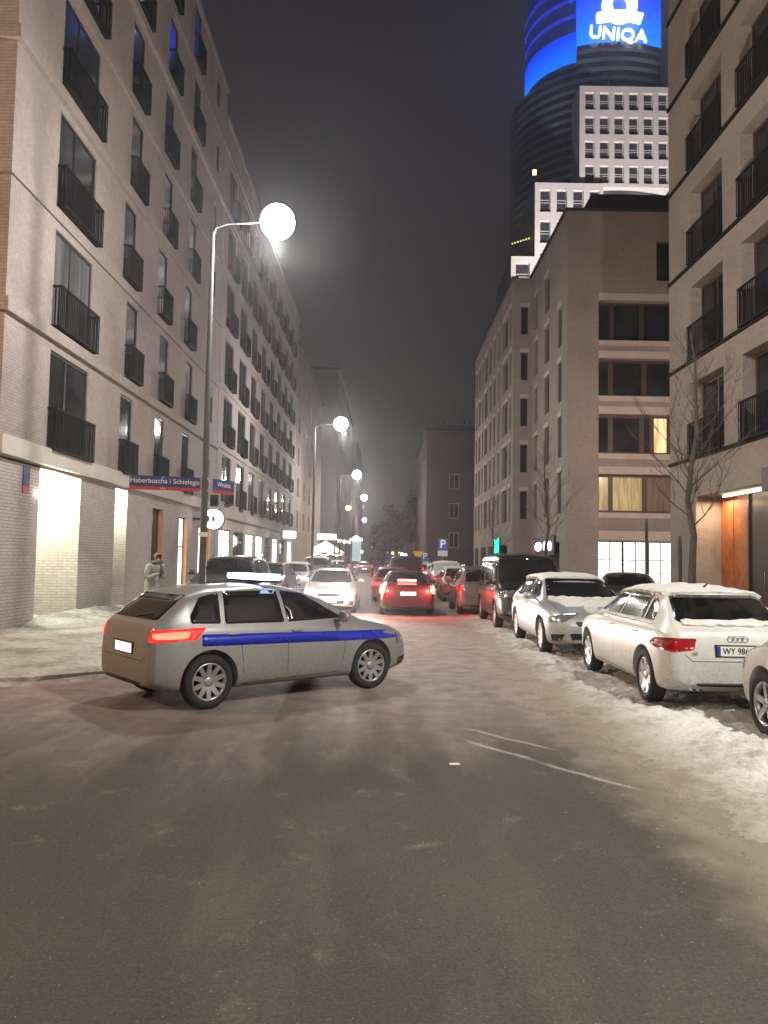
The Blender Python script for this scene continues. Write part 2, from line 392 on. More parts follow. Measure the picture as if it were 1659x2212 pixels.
def window_mesh(w_, h_, style, fm, t=.07, vb=(), hb=()):
    k = ('f', round(w_, 2), round(h_, 2), style, fm.name)
    if k in WIN: return WIN[k]
    bm = bmesh.new()
    box(bm, 0, t, 0, .06, 0, h_); box(bm, w_-t, w_, 0, .06, 0, h_)
    box(bm, t, w_-t, 0, .06, 0, t); box(bm, t, w_-t, 0, .06, h_-t, h_)
    for f in vb: box(bm, w_*f-t*.5, w_*f+t*.5, .002, .058, t, h_-t)
    for f in hb: box(bm, t, w_-t, .004, .056, h_*f-t*.4, h_*f+t*.4)
    me = bpy.data.meshes.new('window'); bm.to_mesh(me); bm.free(); me.materials.append(fm); WIN[k] = me; return me
def pane_mesh(w_, h_, pm):
    k = ('p', round(w_, 2), round(h_, 2), pm.name)
    if k in WIN: return WIN[k]
    bm = bmesh.new(); box(bm, .03, w_-.03, .025, .035, .03, h_-.03)
    me = bpy.data.meshes.new('pane'); bm.to_mesh(me); bm.free(); me.materials.append(pm); WIN[k] = me; return me
def window(B, F, u, v, w_, h_, inset=.3, fm=None, pm=None, vb=(.5,), hb=(), t=.07, style=None, label=None):
    mw = F @ Matrix.Translation((u, inset-.06, v))
    o = put('window', window_mesh(w_, h_, style or (vb, hb, t), fm or M_FRAME, t, vb, hb), B, mw)
    put('pane', pane_mesh(w_, h_, pm or M_PANE), o)
    if label: o['label'] = label
    return o
RAILM = {}
def railing(B, F, u, v, w_, h_=1.05, out=.24, side=0.0):
    k = (round(w_, 2), h_, out)
    if k not in RAILM:
        bm = bmesh.new(); t = .025
        # sheet plinth, top rail, corner posts, close vertical bars on front and both returns
        box(bm, 0, w_, -out, 0, 0, .06)
        box(bm, 0, w_, -out, -out+.05, h_-.05, h_); box(bm, 0, .05, -out+.05, 0, h_-.05, h_); box(bm, w_-.05, w_, -out+.05, 0, h_-.05, h_)
        n = int(w_/.10)
        for i in range(n+1):
            x = .012+(w_-.024)*i/n; box(bm, x-.011, x+.011, -out+.006, -out+.03, .06, h_-.05)
        n = max(2, int(out/.075))
        for i in range(1, n):
            y = -out+out*i/n
            for x in (.006, w_-.03): box(bm, x, x+.024, y-.016, y+.016, .06, h_-.05)
        me = bpy.data.meshes.new('balcony_railing'); bm.to_mesh(me); bm.free(); me.materials.append(M_RAIL); RAILM[k] = me
    return put('balcony_railing', RAILM[k], B, F @ Matrix.Translation((u, 0, v)))

# ---- left corner building A
A = thing('apartment_building', 'pale brick apartment block at the left corner with lit open ground floor pillars', 'building', (-8.2, 16.2, 0), 0)
def wl(x, y, z=0): return Vector((x+8.2, y-16.2, z))    # world to A-local
FA = frame_of(wl(-8.2, 16.2), (0, 1, 0), (1, 0, 0)); LA = 21.0
FH = 3.02; rowsA = range(7)
colsA = [(2.3, 2.4), (7.3, 1.15), (10.9, 1.15), (14.6, 1.1), (18.9, .7)]
holes = []
for k in rowsA:
    v = 4.35+FH*k
    for i, (u, w_) in enumerate(colsA):
        sh = (.0, .25, -.2, .15, 0, .2, -.1)[k]*(i > 0)
        holes.append((u+sh, u+sh+w_, v if i < 4 else v+.6, v+2.4 if i < 4 else v+1.9))
bm = bmesh.new(); facade(bm, FA, LA, 4.3, 24.9, holes, .10)
FAc = frame_of(wl(-30, 16.2), (1, 0, 0), (0, -1, 0))
cornerholes = [(u, u+1.6, 4.6+FH*k, 6.9+FH*k) for k in rowsA for u in (4, 9, 14)]
facade(bm, FAc, 21.8, 4.3, 24.9, cornerholes, .3)
# roof, back and far gable
for a, b, c, d in (((-30, 16.2, 24.9), (-8.2, 16.2, 24.9), (-8.2, 37.2, 24.9), (-30, 37.2, 24.9)), ((-8.2, 37.2, 0), (-30, 37.2, 0), (-30, 37.2, 24.9), (-8.2, 37.2, 24.9)), ((-30, 37.2, 0), (-30, 16.2, 0), (-30, 16.2, 24.9), (-30, 37.2, 24.9))):
    bm.faces.new([bm.verts.new(wl(*p)) for p in (a, b, c, d)])
obj('wall', bm, M_BRICK, A)
for h in holes:
    w_ = h[1]-h[0]; hh = h[3]-h[2]
    window(A, FA, h[0], h[2], w_, hh, .10, M_FRAME, pm=M_LITCUR if (w_ > 2 and abs(h[2]-4.35-FH) < .1) else (M_LITBLUE if (w_ > 2 and abs(h[2]-4.35-6*FH) < .1) else M_PANE), vb=(.42,) if w_ > 2 else (), hb=())
    if hh > 2: railing(A, FA, h[0]-.05, h[2]-.08, w_+.12)
for h in cornerholes: window(A, FAc, h[0], h[2], 1.6, 2.3, .3)
bm = bmesh.new()
for k in range(1, 7):
    z = 4.35+FH*k-.42
    box(bm, -.02, .13 if k in (1, 3, 5) else .07, -.13, LA, z, z+.30)
    box(bm, -21.8, -.021, -.13, 0.02, z, z+.30)
box(bm, -21.8, .1, -.1, LA, 24.9, 25.15)
obj('string_course', bm, M_BRICK, A)
bm = bmesh.new(); box(bm, -21.8, .16, -.16, LA, 3.88, 4.3); box(bm, -2.6, .0, 0.0, 8.3, 3.80, 3.875); obj('concrete_band', bm, M_BAND, A)
bm = bmesh.new()
# ground floor: corner pillar, inner pillar, closed wall behind the arcade and beyond
FG = frame_of(wl(-8.2, 24.5), (0, 1, 0), (1, 0, 0))
gh = [(2.7, 4.0, .15, 3.45, .22), (6.3, 7.6, .15, 3.35, .22), (9.6, 11.9, .25, 3.1, .2)]
facade(bm, FG, 12.7, 0, 3.88, gh, .4, 0, 1)
box(bm, -2.2, 0, 0, 2.0, 0, 3.85); box(bm, -1.35, 0, 4.5, 7.2, 0, 3.82)
box(bm, -2.9, -2.62, -0.0, 8.3, 0, 3.85)
box(bm, -2.62, -.002, 8.3, 8.6, 0, 3.86)
box(bm, -21.8, -2.9, .0, .3, 0, 3.86)
obj('ground_floor_wall', bm, [M_BRICKG, simple('orange_lit_jamb', (.45, .20, .08), .6)], A)  # orange light in the doorways is put into the jamb colour
for i, h in enumerate(gh[:2]):
    d = window(A, FG, h[0], h[2], h[1]-h[0], h[3]-h[2], .22, M_FRAME, vb=(), hb=(.62,), pm=(M_PANE, M_SHOPW)[i]); d.name = 'door'
window(A, FG, 9.6, .25, 2.3, 2.85, .2, M_FRAME, pm=M_SHOPW, vb=(.5,))
bm = bmesh.new(); lathe(bm, [(-.1, .05), (-.1, .075), (.06, .045), (.06, .02)], 16, 'Y'); box(bm, -.02, .02, -.02, .1, .05, .12)
o = obj('wall_spotlight', bm, emit('lit_spot_lamp', (1, .95, .8), 9), A, Matrix.Translation(wl(-8.13, 18.05, 3.15)) @ Matrix.Rotation(R(-60), 4, 'X'))
bm = bmesh.new(); box(bm, 0, .02, -.16, .16, 0, .62); box(bm, .0, .022, -.162, .162, 0, .16, 1)
obj('house_number_plate', bm, [M_SBLUE, M_SRED], A, Matrix.Translation(wl(-8.195, 17.5, 3.15)))
# soffit lights of the arcade
def light(name, typ, loc, power, col, size=.1, rot=None, parent=None, spot=None, blend=.3):
    l = bpy.data.lights.new(name, typ); l.energy = power; l.color = col
    if typ == 'AREA': l.size = size
    elif typ in ('POINT', 'SPOT'): l.shadow_soft_size = size
    if spot: l.spot_size = R(spot); l.spot_blend = blend
    o = bpy.data.objects.new(name, l); link(o); o.location = loc
    if rot: o.rotation_euler = rot
    if parent: o.parent = parent
    return o
def soffit_lamp(B, loc, power, col=(.98, 1, .80)):
    bm = bmesh.new(); lathe(bm, [(-.03, .0001), (-.03, .07), (0, .09), (.01, .0001)], 16, 'Z')
    o = obj('soffit_lamp', bm, emit('soffit_lamp_lens', (1, 1, .85), 12), B, Matrix.Translation(loc))
    light('soffit_light', 'POINT', (0, 0, -.1), power, col, .06, parent=o)
for y, p in ((19.5, 520), (23.95, 380), (17.2, 0)):
    if p: soffit_lamp(A, wl(-9.2 if y < 20 else -8.6, y, 3.76), p)
soffit_lamp(A, wl(-8.35, 19.3, 3.76), 200)

# ---- left building B
B = thing('apartment_building', 'long pale apartment block with bright shop fronts, beyond the left corner block', 'building', (-8.2, 37.3, 0))
def simple_wallbox(bm, x0, x1, y0, y1, z0, z1, skip=()):
    c = {'L': ((x0, y1), (x0, y0)), 'R': ((x1, y0), (x1, y1)), 'F': ((x0, y0), (x1, y0)), 'K': ((x1, y1), (x0, y1))}
    for k, (p, q) in c.items():
        if k in skip: continue
        bm.faces.new([bm.verts.new(v) for v in ((*p, z0), (*q, z0), (*q, z1), (*p, z1))])
    bm.faces.new([bm.verts.new(v) for v in ((x0, y0, z1), (x1, y0, z1), (x1, y1, z1), (x0, y1, z1))])
FB = frame_of((0, 0, 0), (0, 1, 0), (1, 0, 0)); LB = 33.2
holes = []; shops = []
for k in range(6):
    v = 4.5+3.0*k
    for i in range(8):
        u = 1.2+3.82*i; holes.append((u, u+2.2, v, v+2.4))
cols = [1.0, 4.7, 8.4, 12.1, 15.8, 19.5, 23.2, 28.4]
for i, u in enumerate(cols): shops.append((u, u+(3.0 if i < 7 else 3.4), .25, 3.15))
bm = bmesh.new(); facade(bm, FB, LB, 0, 23.6, holes+shops, .14); simple_wallbox(bm, -16, 0, 0, LB, 0, 23.6, 'R'); obj('wall', bm, M_BRICK, B)
for h in holes:
    window(B, FB, h[0], h[2], 2.2, 2.4, .14, vb=(.5,)); railing(B, FB, h[0]+.95, h[2]-.06, 1.3, out=.22)
shopmats = [M_SHOPW, M_PANE, M_SHOPW, M_SHOPW, M_PANE, M_SHOPW, M_PANE, M_SHOPW]
for h, pm in zip(shops, shopmats):
    o = window(B, FB, h[0], h[2], h[1]-h[0], 2.9, .14, pm=pm, vb=(.33, .66), hb=(.8,)); o.name = 'shop_window'
bm = bmesh.new(); box(bm, 0, .12, 0, LB, 3.75, 4.25)
for k in range(1, 7): box(bm, 0, .06, 0, LB, 4.5+3*k-.35, 4.5+3*k-.12)
box(bm, -.1, .1, 0, LB, 23.6, 23.85); obj('string_course', bm, M_BRICK, B)
for u in (2.5, 10, 17, 30): light('shop_light', 'POINT', (1.0, u, 2.7), 60, (1, .98, .88), .4, parent=B)
# ---- left building C and far blocks
def plain_block(name, label, x0, x1, y0, y1, H, mat, sides, fl=3.0, g0=4.2, pitch=4.0, ww=1.3, wh=1.7, lit=(), fm=None, ox=1.2, windep=.2, rail=False):
    T = thing(name, label, 'building', (x0, y0, 0)); bm = bmesh.new(); W = x1-x0; L = y1-y0; wins = []
    Fs = {'R': (frame_of((W, 0, 0), (0, 1, 0), (1, 0, 0)), L), 'L': (frame_of((0, L, 0), (0, -1, 0), (-1, 0, 0)), L), 'F': (frame_of((0, 0, 0), (1, 0, 0), (0, -1, 0)), W)}
    for s in sides:
        F, ln = Fs[s]; hs = []
        n = max(1, int((ln-ox)/pitch))
        for k in range(int((H-g0-1)/fl)):
            for i in range(n): u = ox+i*pitch; hs.append((u, u+ww, g0+fl*k+.5, g0+fl*k+.5+wh))
        hs = [h for h in hs if h[1] < ln-.2]
        facade(bm, F, ln, 0, H, hs, windep); wins += [(F, h) for h in hs]
    simple_wallbox(bm, 0, W, 0, L, 0, H, tuple(sides)); obj('wall', bm, mat, T)
    for j, (F, h) in enumerate(wins):
        window(T, F, h[0], h[2], ww, wh, windep, fm, pm=M_LITWARM if j in lit else M_PANE)
    bm = bmesh.new(); t = .25; box(bm, -t, W+t, -t, L+t, H, H+.35); obj('roof', bm, M_ROOF, T)
    return T
plain_block('apartment_building', 'pale plastered block with square windows, third on the left side of the street', -24, -8.2, 70.8, 99, 21.5, M_BRICK, ('R', 'F'), 3.0, 4.0, 5.6, 1.5, 1.7)
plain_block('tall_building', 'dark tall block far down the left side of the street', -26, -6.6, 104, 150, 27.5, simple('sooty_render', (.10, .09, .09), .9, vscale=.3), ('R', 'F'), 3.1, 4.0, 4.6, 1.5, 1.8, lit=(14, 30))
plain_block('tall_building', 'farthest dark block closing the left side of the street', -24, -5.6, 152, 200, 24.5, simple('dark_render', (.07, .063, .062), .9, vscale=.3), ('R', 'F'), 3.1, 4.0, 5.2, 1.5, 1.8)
plain_block('brick_building', 'dark red brick tenement with small windows behind the parking signs', 4.7, 22, 86, 110, 16.2, M_DARKBR, ('L', 'F'), 3.3, 2.6, 9.0, 1.1, 1.7, ox=2.6, fm=M_BAND)
bm = bmesh.new()   # its roof superstructure
T = [o for o in bpy.data.objects if o.get('label', '').startswith('dark red brick')][0]
box(bm, 1.4, 6.5, 2, 8, 16.56, 17.3)
for i in range(9): box(bm, 1.5+i*.58, 1.6+i*.58, 2.0, 2.1, 17.3, 17.9)
obj('attic', bm, M_DARKBR, T)

# ---- right middle building E (two street faces, camera facing gable)
E = thing('apartment_building', 'grey brown apartment block on the right with a bright grocery shop at street level', 'building', (9.88, 41.5, 0))
HE = 21.2; bm = bmesh.new()
FE = frame_of((0, 0, 0), (1, 0, 0), (0, -1, 0))
def xe(px, d=41.5): return (px-830)/1661*d-9.88
rows = [(4.5, 6.57), (7.71, 9.86), (10.88, 12.94), (13.96, 16.16)]
gh = [(xe(1294), xe(1294)+4.15, a, b, .45) for a, b in rows]+[(xe(1422), xe(1422)+2.2, 17.33, 19.58, .3), (xe(1294), xe(1294)+4.15, .2, 2.95, .3)]
facade(bm, FE, 22, 0, HE, gh, .45)
FE1 = frame_of((0, 10.3, 0), (0, -1, 0), (-1, 0, 0))
h1 = [(u, u+w_, 4.5+3.17*k, 6.8+3.17*k) for k in range(5) for u, w_ in ((1.2, 1.0), (4.4, 1.3), (8.1, .9)) if not (k == 4 and u > 5)]
g1 = [(1.0, 3.2, .2, 2.9), (5.0, 8.6, .2, 2.9)]
facade(bm, FE1, 10.3, 0, HE, h1+g1, .28)
FE2n = frame_of((-1.22, 10.3, 0), (1, 0, 0), (0, -1, 0))
h2n = [(.5, 1.0, 4.6+3.17*k, 6.5+3.17*k) for k in range(5)]
facade(bm, FE2n, 1.22, 0, HE, h2n, .25)
FE2 = frame_of((-1.22, 32.3, 0), (0, -1, 0), (-1, 0, 0))
h2 = [(u, u+w_, 4.5+3.17*k, 6.8+3.17*k) for k in range(5) for u, w_ in ((.9, 1.1), (3.1, 1.1), (5.4, .7), (7.2, 1.8), (10.3, 1.0), (12.6, 1.0), (15.0, .8), (17.2, 2.4), (20.4, .8))]
g2 = [(1, 3.6, .2, 2.9), (5.2, 8.6, .2, 2.9), (10, 13, .2, 2.9), (15, 20, .2, 2.9)]
facade(bm, FE2, 22, 0, HE, h2+g2, .28)
for q in (((-1.22, 32.3), (22, 32.3)), ((22, 0), (22, 32.3))):
    bm.faces.new([bm.verts.new(v) for v in ((*q[0], 0), (*q[1], 0), (*q[1], HE), (*q[0], HE))])
bm.faces.new([bm.verts.new((x, y, HE)) for x, y in ((0, 0), (22, 0), (22, 32.3), (-1.22, 32.3), (-1.22, 10.3), (0, 10.3))])
obj('wall', bm, M_BRICKR, E)
def vgroup(h, fr, mats, fm=M_FRAMEB):
    u0, u1, a, b = h[:4]
    for (f0, f1), pm in zip(fr, mats):
        window(E, FE, u0+(u1-u0)*f0, a, (u1-u0)*(f1-f0), b-a, h[4], fm, pm=pm, vb=(), t=.13)
fr = [(0, .185), (.185, .63), (.63, 1.0)]
vgroup(gh[0], fr, (M_LITWARM, M_LITWARM, M_LITDIM))
vgroup(gh[1], [(0, .185), (.185, .6), (.6, .73), (.73, .96), (.96, 1)], (M_PANE, M_PANE, M_PANE, M_LITBR, M_PANE))
vgroup(gh[2], fr, (M_PANE,)*3); vgroup(gh[3], [(0, .2), (.2, .6), (.6, 1.0)], (M_PANE,)*3)
window(E, FE, gh[4][0], gh[4][2], 2.2, 2.25, .3)
h = gh[5]
for i in range(3):
    o = window(E, FE, h[0]+i*1.383, h[2], 1.383, 2.75, .3, M_FRAME, pm=M_SHOP, vb=(.5,), hb=(.63,), t=.06); o.name = 'shop_window'
for h in h1: window(E, FE1, h[0], h[2], h[1]-h[0], 2.3, .28, M_FRAME, vb=())
for h in h2n: window(E, FE2n, h[0], h[2], .5, 1.9, .25, M_FRAME, vb=())
for j, h in enumerate(h2): window(E, FE2, h[0], h[2], h[1]-h[0], 2.3, .28, M_FRAMEB if j % 3 else M_FRAME, vb=(.5,) if h[1]-h[0] > 1.5 else (), pm=M_LITDIM if j == 12 else M_PANE)
for j, h in enumerate(g1): window(E, FE1, h[0], h[2], h[1]-h[0], 2.7, .28, vb=(.5,), pm=M_PANE).name = 'shop_window'
for j, h in enumerate(g2): window(E, FE2, h[0], h[2], h[1]-h[0], 2.7, .28, vb=(.33, .66), pm=M_PANE).name = 'shop_window'
bm = bmesh.new()
for a, b in rows:
    for lo, hi in ((b+.02, b+.42), (a-.3, a-.02)):
        bm = bmesh.new(); box(bm, xe(1294), xe(1294)+4.15, -.05, .2, lo, hi); obj('spandrel_band', bm, M_BANDR, E)
bm = bmesh.new(); box(bm, xe(1294), xe(1294)+4.15, -.05, .1, 3.0, 3.5); obj('spandrel_band', bm, M_BANDR, E)
for F, hs in ((FE1, h1), (FE2, h2), (FE2n, h2n)):
    for h in hs:
        k = ('lintel', round(h[1]-h[0], 2))
        if k not in WIN:
            b3 = bmesh.new(); box(b3, -.05, h[1]-h[0]+.05, -.05, .1, .01, .28); WIN[k] = bpy.data.meshes.new('lintel'); b3.to_mesh(WIN[k]); b3.free(); WIN[k].materials.append(M_BANDR)
        put('lintel', WIN[k], E, F @ Matrix.Translation((h[0], 0, h[3])))
bm = bmesh.new(); box(bm, -.15, 22, -.15, .35, HE, HE+.12); box(bm, -.15, .3, .35, 10.3, HE, HE+.12); box(bm, -1.37, -.9, 10.3, 32.3, HE, HE+.12); box(bm, 2.0, 22, 2.5, 20, HE, HE+2.2); obj('roof', bm, M_ROOF, E)
light('shop_light', 'AREA', (4.9, -.9, 2.6), 70, (1, .97, .88), 2.5, rot=(R(-60), 0, 0), parent=E)
# lit shop signs on E
def sign_at(px, py, d): return Vector(((px-830)/1661*d, d, (1206+(px-830)*.0175-py)*d/1661+1.8))
gt = thing('shop_sign', 'glowing green pharmacy style sign on the right hand block above the van', 'sign', (8.6, 58.5, 2.95))
bm = bmesh.new(); box(bm, -.03, .0, -1.6, 1.6, -.7, .5); obj('board', bm, M_BLACK, gt)
bm = bmesh.new()
def prism(bm, pts, x0, x1):
    a = [bm.verts.new((x0, y, z)) for y, z in pts]; b = [bm.verts.new((x1, y, z)) for y, z in pts]
    bm.faces.new(a); bm.faces.new(b[::-1])
    for i in range(len(pts)): bm.faces.new((a[i], b[i], b[(i+1) % len(pts)], a[(i+1) % len(pts)]))
prism(bm, [(1.5, -.6), (.1, -.6), (.1, -.2), (.5, -.1), (.2, .15), (.35, .4), (.7, .45), (.9, .2), (.85, -.05), (1.1, -.2)], -.10, -.04)
prism(bm, [(-.4, -.55), (-1.4, -.55), (-1.4, .5), (-1.0, .45), (-.5, .25), (-.75, 0), (-.4, -.2)], -.10, -.04)
obj('lettering', bm, emit('green_neon', (0, 1, .52), 3.0), gt)
st = thing('shop_sign', 'dark blue shop sign with white glowing oval writing on the right hand block', 'sign', (9.82, 46.9, 2.7))
bm = bmesh.new(); box(bm, -.08, .0, -2.9, 2.6, -.55, .6); obj('board', bm, simple('navy_board', (.01, .012, .05), .5), st)
bm = bmesh.new(); box(bm, -.085, -.005, 2.61, 3.3, -1.0, .4); obj('side_panel', bm, simple('orange_panel', (.7, .16, .05), .5), st)
for c, rr in ((1.4, .95), (-.6, .42), (-1.9, .42)):
    bm = bmesh.new()
    pts = [(c+rr*math.cos(t), .28*math.sin(t)*(1 if rr > .5 else 1)) for t in [k*math.pi/12 for k in range(24)]]
    prism(bm, pts, -.13, -.085); obj('lettering', bm, emit('white_sign_glow', (1, 1, 1), 4), st)

# ---- right near building F
Fb = thing('apartment_building', 'beige brick apartment block at the right edge with black railings and a lit wooden entrance', 'building', (10, 26.8, 0))
FF = frame_of((0, 0, 0), (0, -1, 0), (-1, 0, 0)); LF = 34; zs = [5.27+3.21*k for k in range(6)]
holes = []; c = 0
for z in zs:
    for u, w_ in ((1.9, 2.4), (5.5, 2.6), (9.6, 2.6), (14, 2.4)): holes.append((u, u+w_, z+.05, z+2.42, .42))
eh = [(2.2, 8.0, .0, 3.95, 0.8)]
bm = bmesh.new(); facade(bm, FF, LF, 0, 25.6, holes+eh, .42); 
for q in (((0, 0), (16, 0)), ((16, 0), (16, -34)), ((16, -34), (0, -34))):
    bm.faces.new([bm.verts.new(v) for v in ((*q[0], 0), (*q[1], 0), (*q[1], 25.6), (*q[0], 25.6))])
bm.faces.new([bm.verts.new((x, y, 25.6)) for x, y in ((0, 0), (16, 0), (16, -34), (0, -34))])
obj('wall', bm, M_BRICKF, Fb)
for h in holes:
    w_ = h[1]-h[0]
    window(Fb, FF, h[0], h[2], w_, 2.37, .42, M_FRAMEB, vb=(.5,), t=.09)
    railing(Fb, FF, h[0]+.02, h[2]-.1, w_-.04, 1.12, out=.16)
bm = bmesh.new()
for z in zs: box(bm, -.07, .05, -LF, .0, z-.12, z-.02)
obj('string_course', bm, M_RAIL, Fb)
bm = bmesh.new(); box(bm, .80, .86, -4.05, -2.2, .0, 3.93); box(bm, .78, .80, -3.1, -3.08, .02, 3.9); obj('wood_panel', bm, M_WOOD, Fb)
bm = bmesh.new(); box(bm, .80, .86, -8.0, -4.06, .0, 3.93); 
for y in (-4.15, -5.4, -6.7): box(bm, .74, .80, y-.05, y+.05, 0, 3.9)
o = obj('entrance_door', bm, simple('dark_bronze_door', (.06, .045, .035), .35), Fb)
bm = bmesh.new(); tube(bm, [(.70, -5.2, .9), (.70, -5.2, 1.6)], .02); obj('handle', bm, M_CHROME, o)
bm = bmesh.new(); box(bm, .42, .48, -6.0, -3.2, 3.86, 3.92); o = obj('strip_light', bm, emit('warm_strip', (1, .82, .6), 9), Fb)
light('strip_glow', 'AREA', (0.35, -2.9, 3.8), 60, (1, .66, .40), .7, parent=Fb)
bm = bmesh.new(); box(bm, -.3, -.02, -8.2, -7.1, 3.7, 4.3); obj('canopy_box', bm, M_FRAMEB, Fb)
# brick opposite side of the cross street is out of frame

# ---- tower
TW = thing('office_tower', 'tall glass office tower with a glowing blue crown and white lattice window blocks', 'tower', (0, 280, 0))
k_ = 280/1661
def survey(px, py, d):
    u, v = (px-829.5)/1661, (1106-py)/1661; r_, p_ = R(1.0), R(3.45)
    u, v = u*math.cos(r_)-v*math.sin(r_), u*math.sin(r_)+v*math.cos(r_)
    Y = math.cos(p_)-v*math.sin(p_); return u/Y*d, 1.8+(math.sin(p_)+v*math.cos(p_))/Y*d
def tx(px, py=300): return survey(px, py, 275)[0]
def tz(py, px=1270): return survey(px, py, 275)[1] if py < 1090 else 0.0
def glassbands():
    m, nt, bs = newmat('tower_glass'); g = N(nt, 'NewGeometry'); s = N(nt, 'SeparateXYZ'); nt.links.new(g.outputs['Position'], s.inputs[0])
    f = mathn(nt, 'FRACT', mathn(nt, 'MULTIPLY', s.outputs[2], 1/3.6)); band = ramp(nt, f, .55, .62)
    tcn = N(nt, 'TexCoord'); 
    n = noi(nt, g.outputs['Position'], .06, 3)
    fr = mathn(nt, 'FRACT', mathn(nt, 'MULTIPLY', mathn(nt, 'ADD', s.outputs[0], s.outputs[1]), .6)); mull = ramp(nt, fr, .86, .9)
    c = mixc(nt, (.010, .012, .015), (.075, .08, .085), mathn(nt, 'MULTIPLY', band, ramp(nt, n, .4, .6, .35, 1)))
    c = mixc(nt, c, (.04, .043, .05), mathn(nt, 'MULTIPLY', mull, .6))
    nt.links.new(c, bs.inputs['Base Color']); bs.inputs['Roughness'].default_value = .25
    nt.links.new(mixc(nt, (.001, .0012, .0015), (.019, .021, .023), mathn(nt, 'MULTIPLY', band, ramp(nt, n, .42, .58, .15, 1))), bs.inputs['Emission Color']); bs.inputs['Emission Strength'].default_value = 1.0
    return m
M_TG = glassbands(); M_TWHITE = simple('tower_white_cladding', (.5, .47, .46), .7, var=.05, vscale=.1)
cx = survey(1274, 150, 310)[0]
fa, fb = survey(1243, 150, 276)[0], survey(1424, 110, 276)[0]
def front_arc(off=0.0): return [(fa+(fb-fa)*i/24, -4-off-4.5*math.sin(math.pi*(.12+.76*i/24))) for i in range(25)]
def te(py, d=304, px=1131): return survey(px, py, d)[1]
def cyl(bm, cx, cy, r, z0, z1, seg=96, a0=0, a1=360, cap=True):
    vs = [(cx+r*math.cos(R(a0+(a1-a0)*i/seg)), cy+r*math.sin(R(a0+(a1-a0)*i/seg))) for i in range(seg+1)]
    for p, q in zip(vs, vs[1:]):
        f = bm.faces.new([bm.verts.new((*p, z0)), bm.verts.new((*q, z0)), bm.verts.new((*q, z1)), bm.verts.new((*p, z1))])
    if cap: 
        bm.faces.new([bm.verts.new((*p, z1)) for p in vs[:-1]])
bm = bmesh.new(); cyl(bm, cx, 30, 32.5, 0, te(250, 310, 1098)); cyl(bm, cx, 30, 26.6, te(250, 310, 1098), te(213, 310))
pl_ = [(fa*1.12, 30)]+front_arc()+[(fb, 30)]; zt_ = te(93, 272, 1330)
for p, q in zip(pl_, pl_[1:]): bm.faces.new([bm.verts.new(v) for v in ((*p, 0), (*q, 0), (*q, zt_), (*p, zt_))])
bm.faces.new([bm.verts.new((*p, zt_)) for p in pl_])
obj('shaft', bm, M_TG, TW)
def bluemat(name, s0, s1, z0, z1):
    m, nt, bs = newmat(name); bs.inputs['Base Color'].default_value = (.0, .01, .05, 1)
    g = N(nt, 'NewGeometry'); s = N(nt, 'SeparateXYZ'); nt.links.new(g.outputs['Position'], s.inputs[0])
    f = ramp(nt, s.outputs[2], z0, z1)
    nt.links.new(mixc(nt, (.0, .17, 1), (.0, .035, .62), f), bs.inputs['Emission Color']); bs.inputs['Emission Strength'].default_value = s0
    return m
M_BLUE = bluemat('blue_crown_glow', 1.9, .4, te(205), te(140)); M_BLUE2 = bluemat('blue_sign_glow', 2.4, .5, te(110, 272, 1330), te(0, 272, 1330))
bm = bmesh.new(); cyl(bm, cx, 30, 26.8, te(213, 310), te(152, 310), cap=False)
obj('crown', bm, M_BLUE, TW)
bm = bmesh.new()
for z in (te(124, 310), te(91, 310), te(60, 310)):
    bm = bmesh.new(); cyl(bm, cx, 30, 26.9, z, z+1.7, cap=False); obj('crown_ring', bm, emit('dim_blue_ring', (.01, .035, .75), .95), TW)
bm = bmesh.new(); cyl(bm, cx, 30, 26.0, te(152, 310), te(-60, 310), cap=True); obj('crown_core', bm, emit('dark_blue_core', (.005, .014, .16), .5), TW)
bm = bmesh.new(); pl_ = [(fa*1.115-.1, 28)]+front_arc(.2)+[(fb+.1, 28)]
for p, q in zip(pl_, pl_[1:]): bm.faces.new([bm.verts.new(v) for v in ((*p, zt_+.1), (*q, zt_+.1), (*q, te(-60, 272, 1330)), (*p, te(-60, 272, 1330)))])
obj('sign_panel', bm, M_BLUE2, TW)
M_LOGO = emit('white_logo_glow', (.9, .97, 1), 5)
text('lettering', 'UNIQA', 6.6, M_LOGO, Matrix.Translation((tx(1327, 70), -9.6, te(73, 270, 1327))) @ Matrix.Rotation(R(4), 4, 'Y') @ Matrix.Rotation(R(90), 4, 'X'), TW, .4)
bm = bmesh.new()
ring = [(math.cos(t), math.sin(t)) for t in [k*math.pi/18 for k in range(37)]]
tube(bm, [(tx(1330, 10)+4.6*c_, -9.8, te(10, 270, 1330)+5.2*s_) for c_, s_ in ring], 1.9, 8)
tube(bm, [(tx(1330, 30)-8.0+i*2.0, -9.8, te(39, 270, 1330)+1.2*math.sin(i*math.pi/8)) for i in range(9)], 1.9, 8)
obj('emblem', bm, M_LOGO, TW)
bm = bmesh.new()
FT = frame_of((0, 0, 0), (1, 0, 0), (0, -1, 0))
def lattice(bm, x0, x1, z0, z1, y, nc, nr, side=None):
    F = Matrix.Translation((x0, y, 0)); W = x1-x0; H = z1-z0; m = W*.035; hs = []
    cw = (W-m)/nc; rh = (H-m)/nr
    for i in range(nc):
        for j in range(nr): hs.append((m+i*cw+.16*cw, m+i*cw+.80*cw, z0+m*.4+j*rh+.10*rh, z0+m*.4+j*rh+.82*rh))
    facade(bm, F, W, z0, z1, hs, .9)
    return F, hs
allw = []
x0, x1 = tx(1243), tx(1436)
allw.append(lattice(bm, x0, x1, tz(420), tz(207), -11.0, 6, 4))
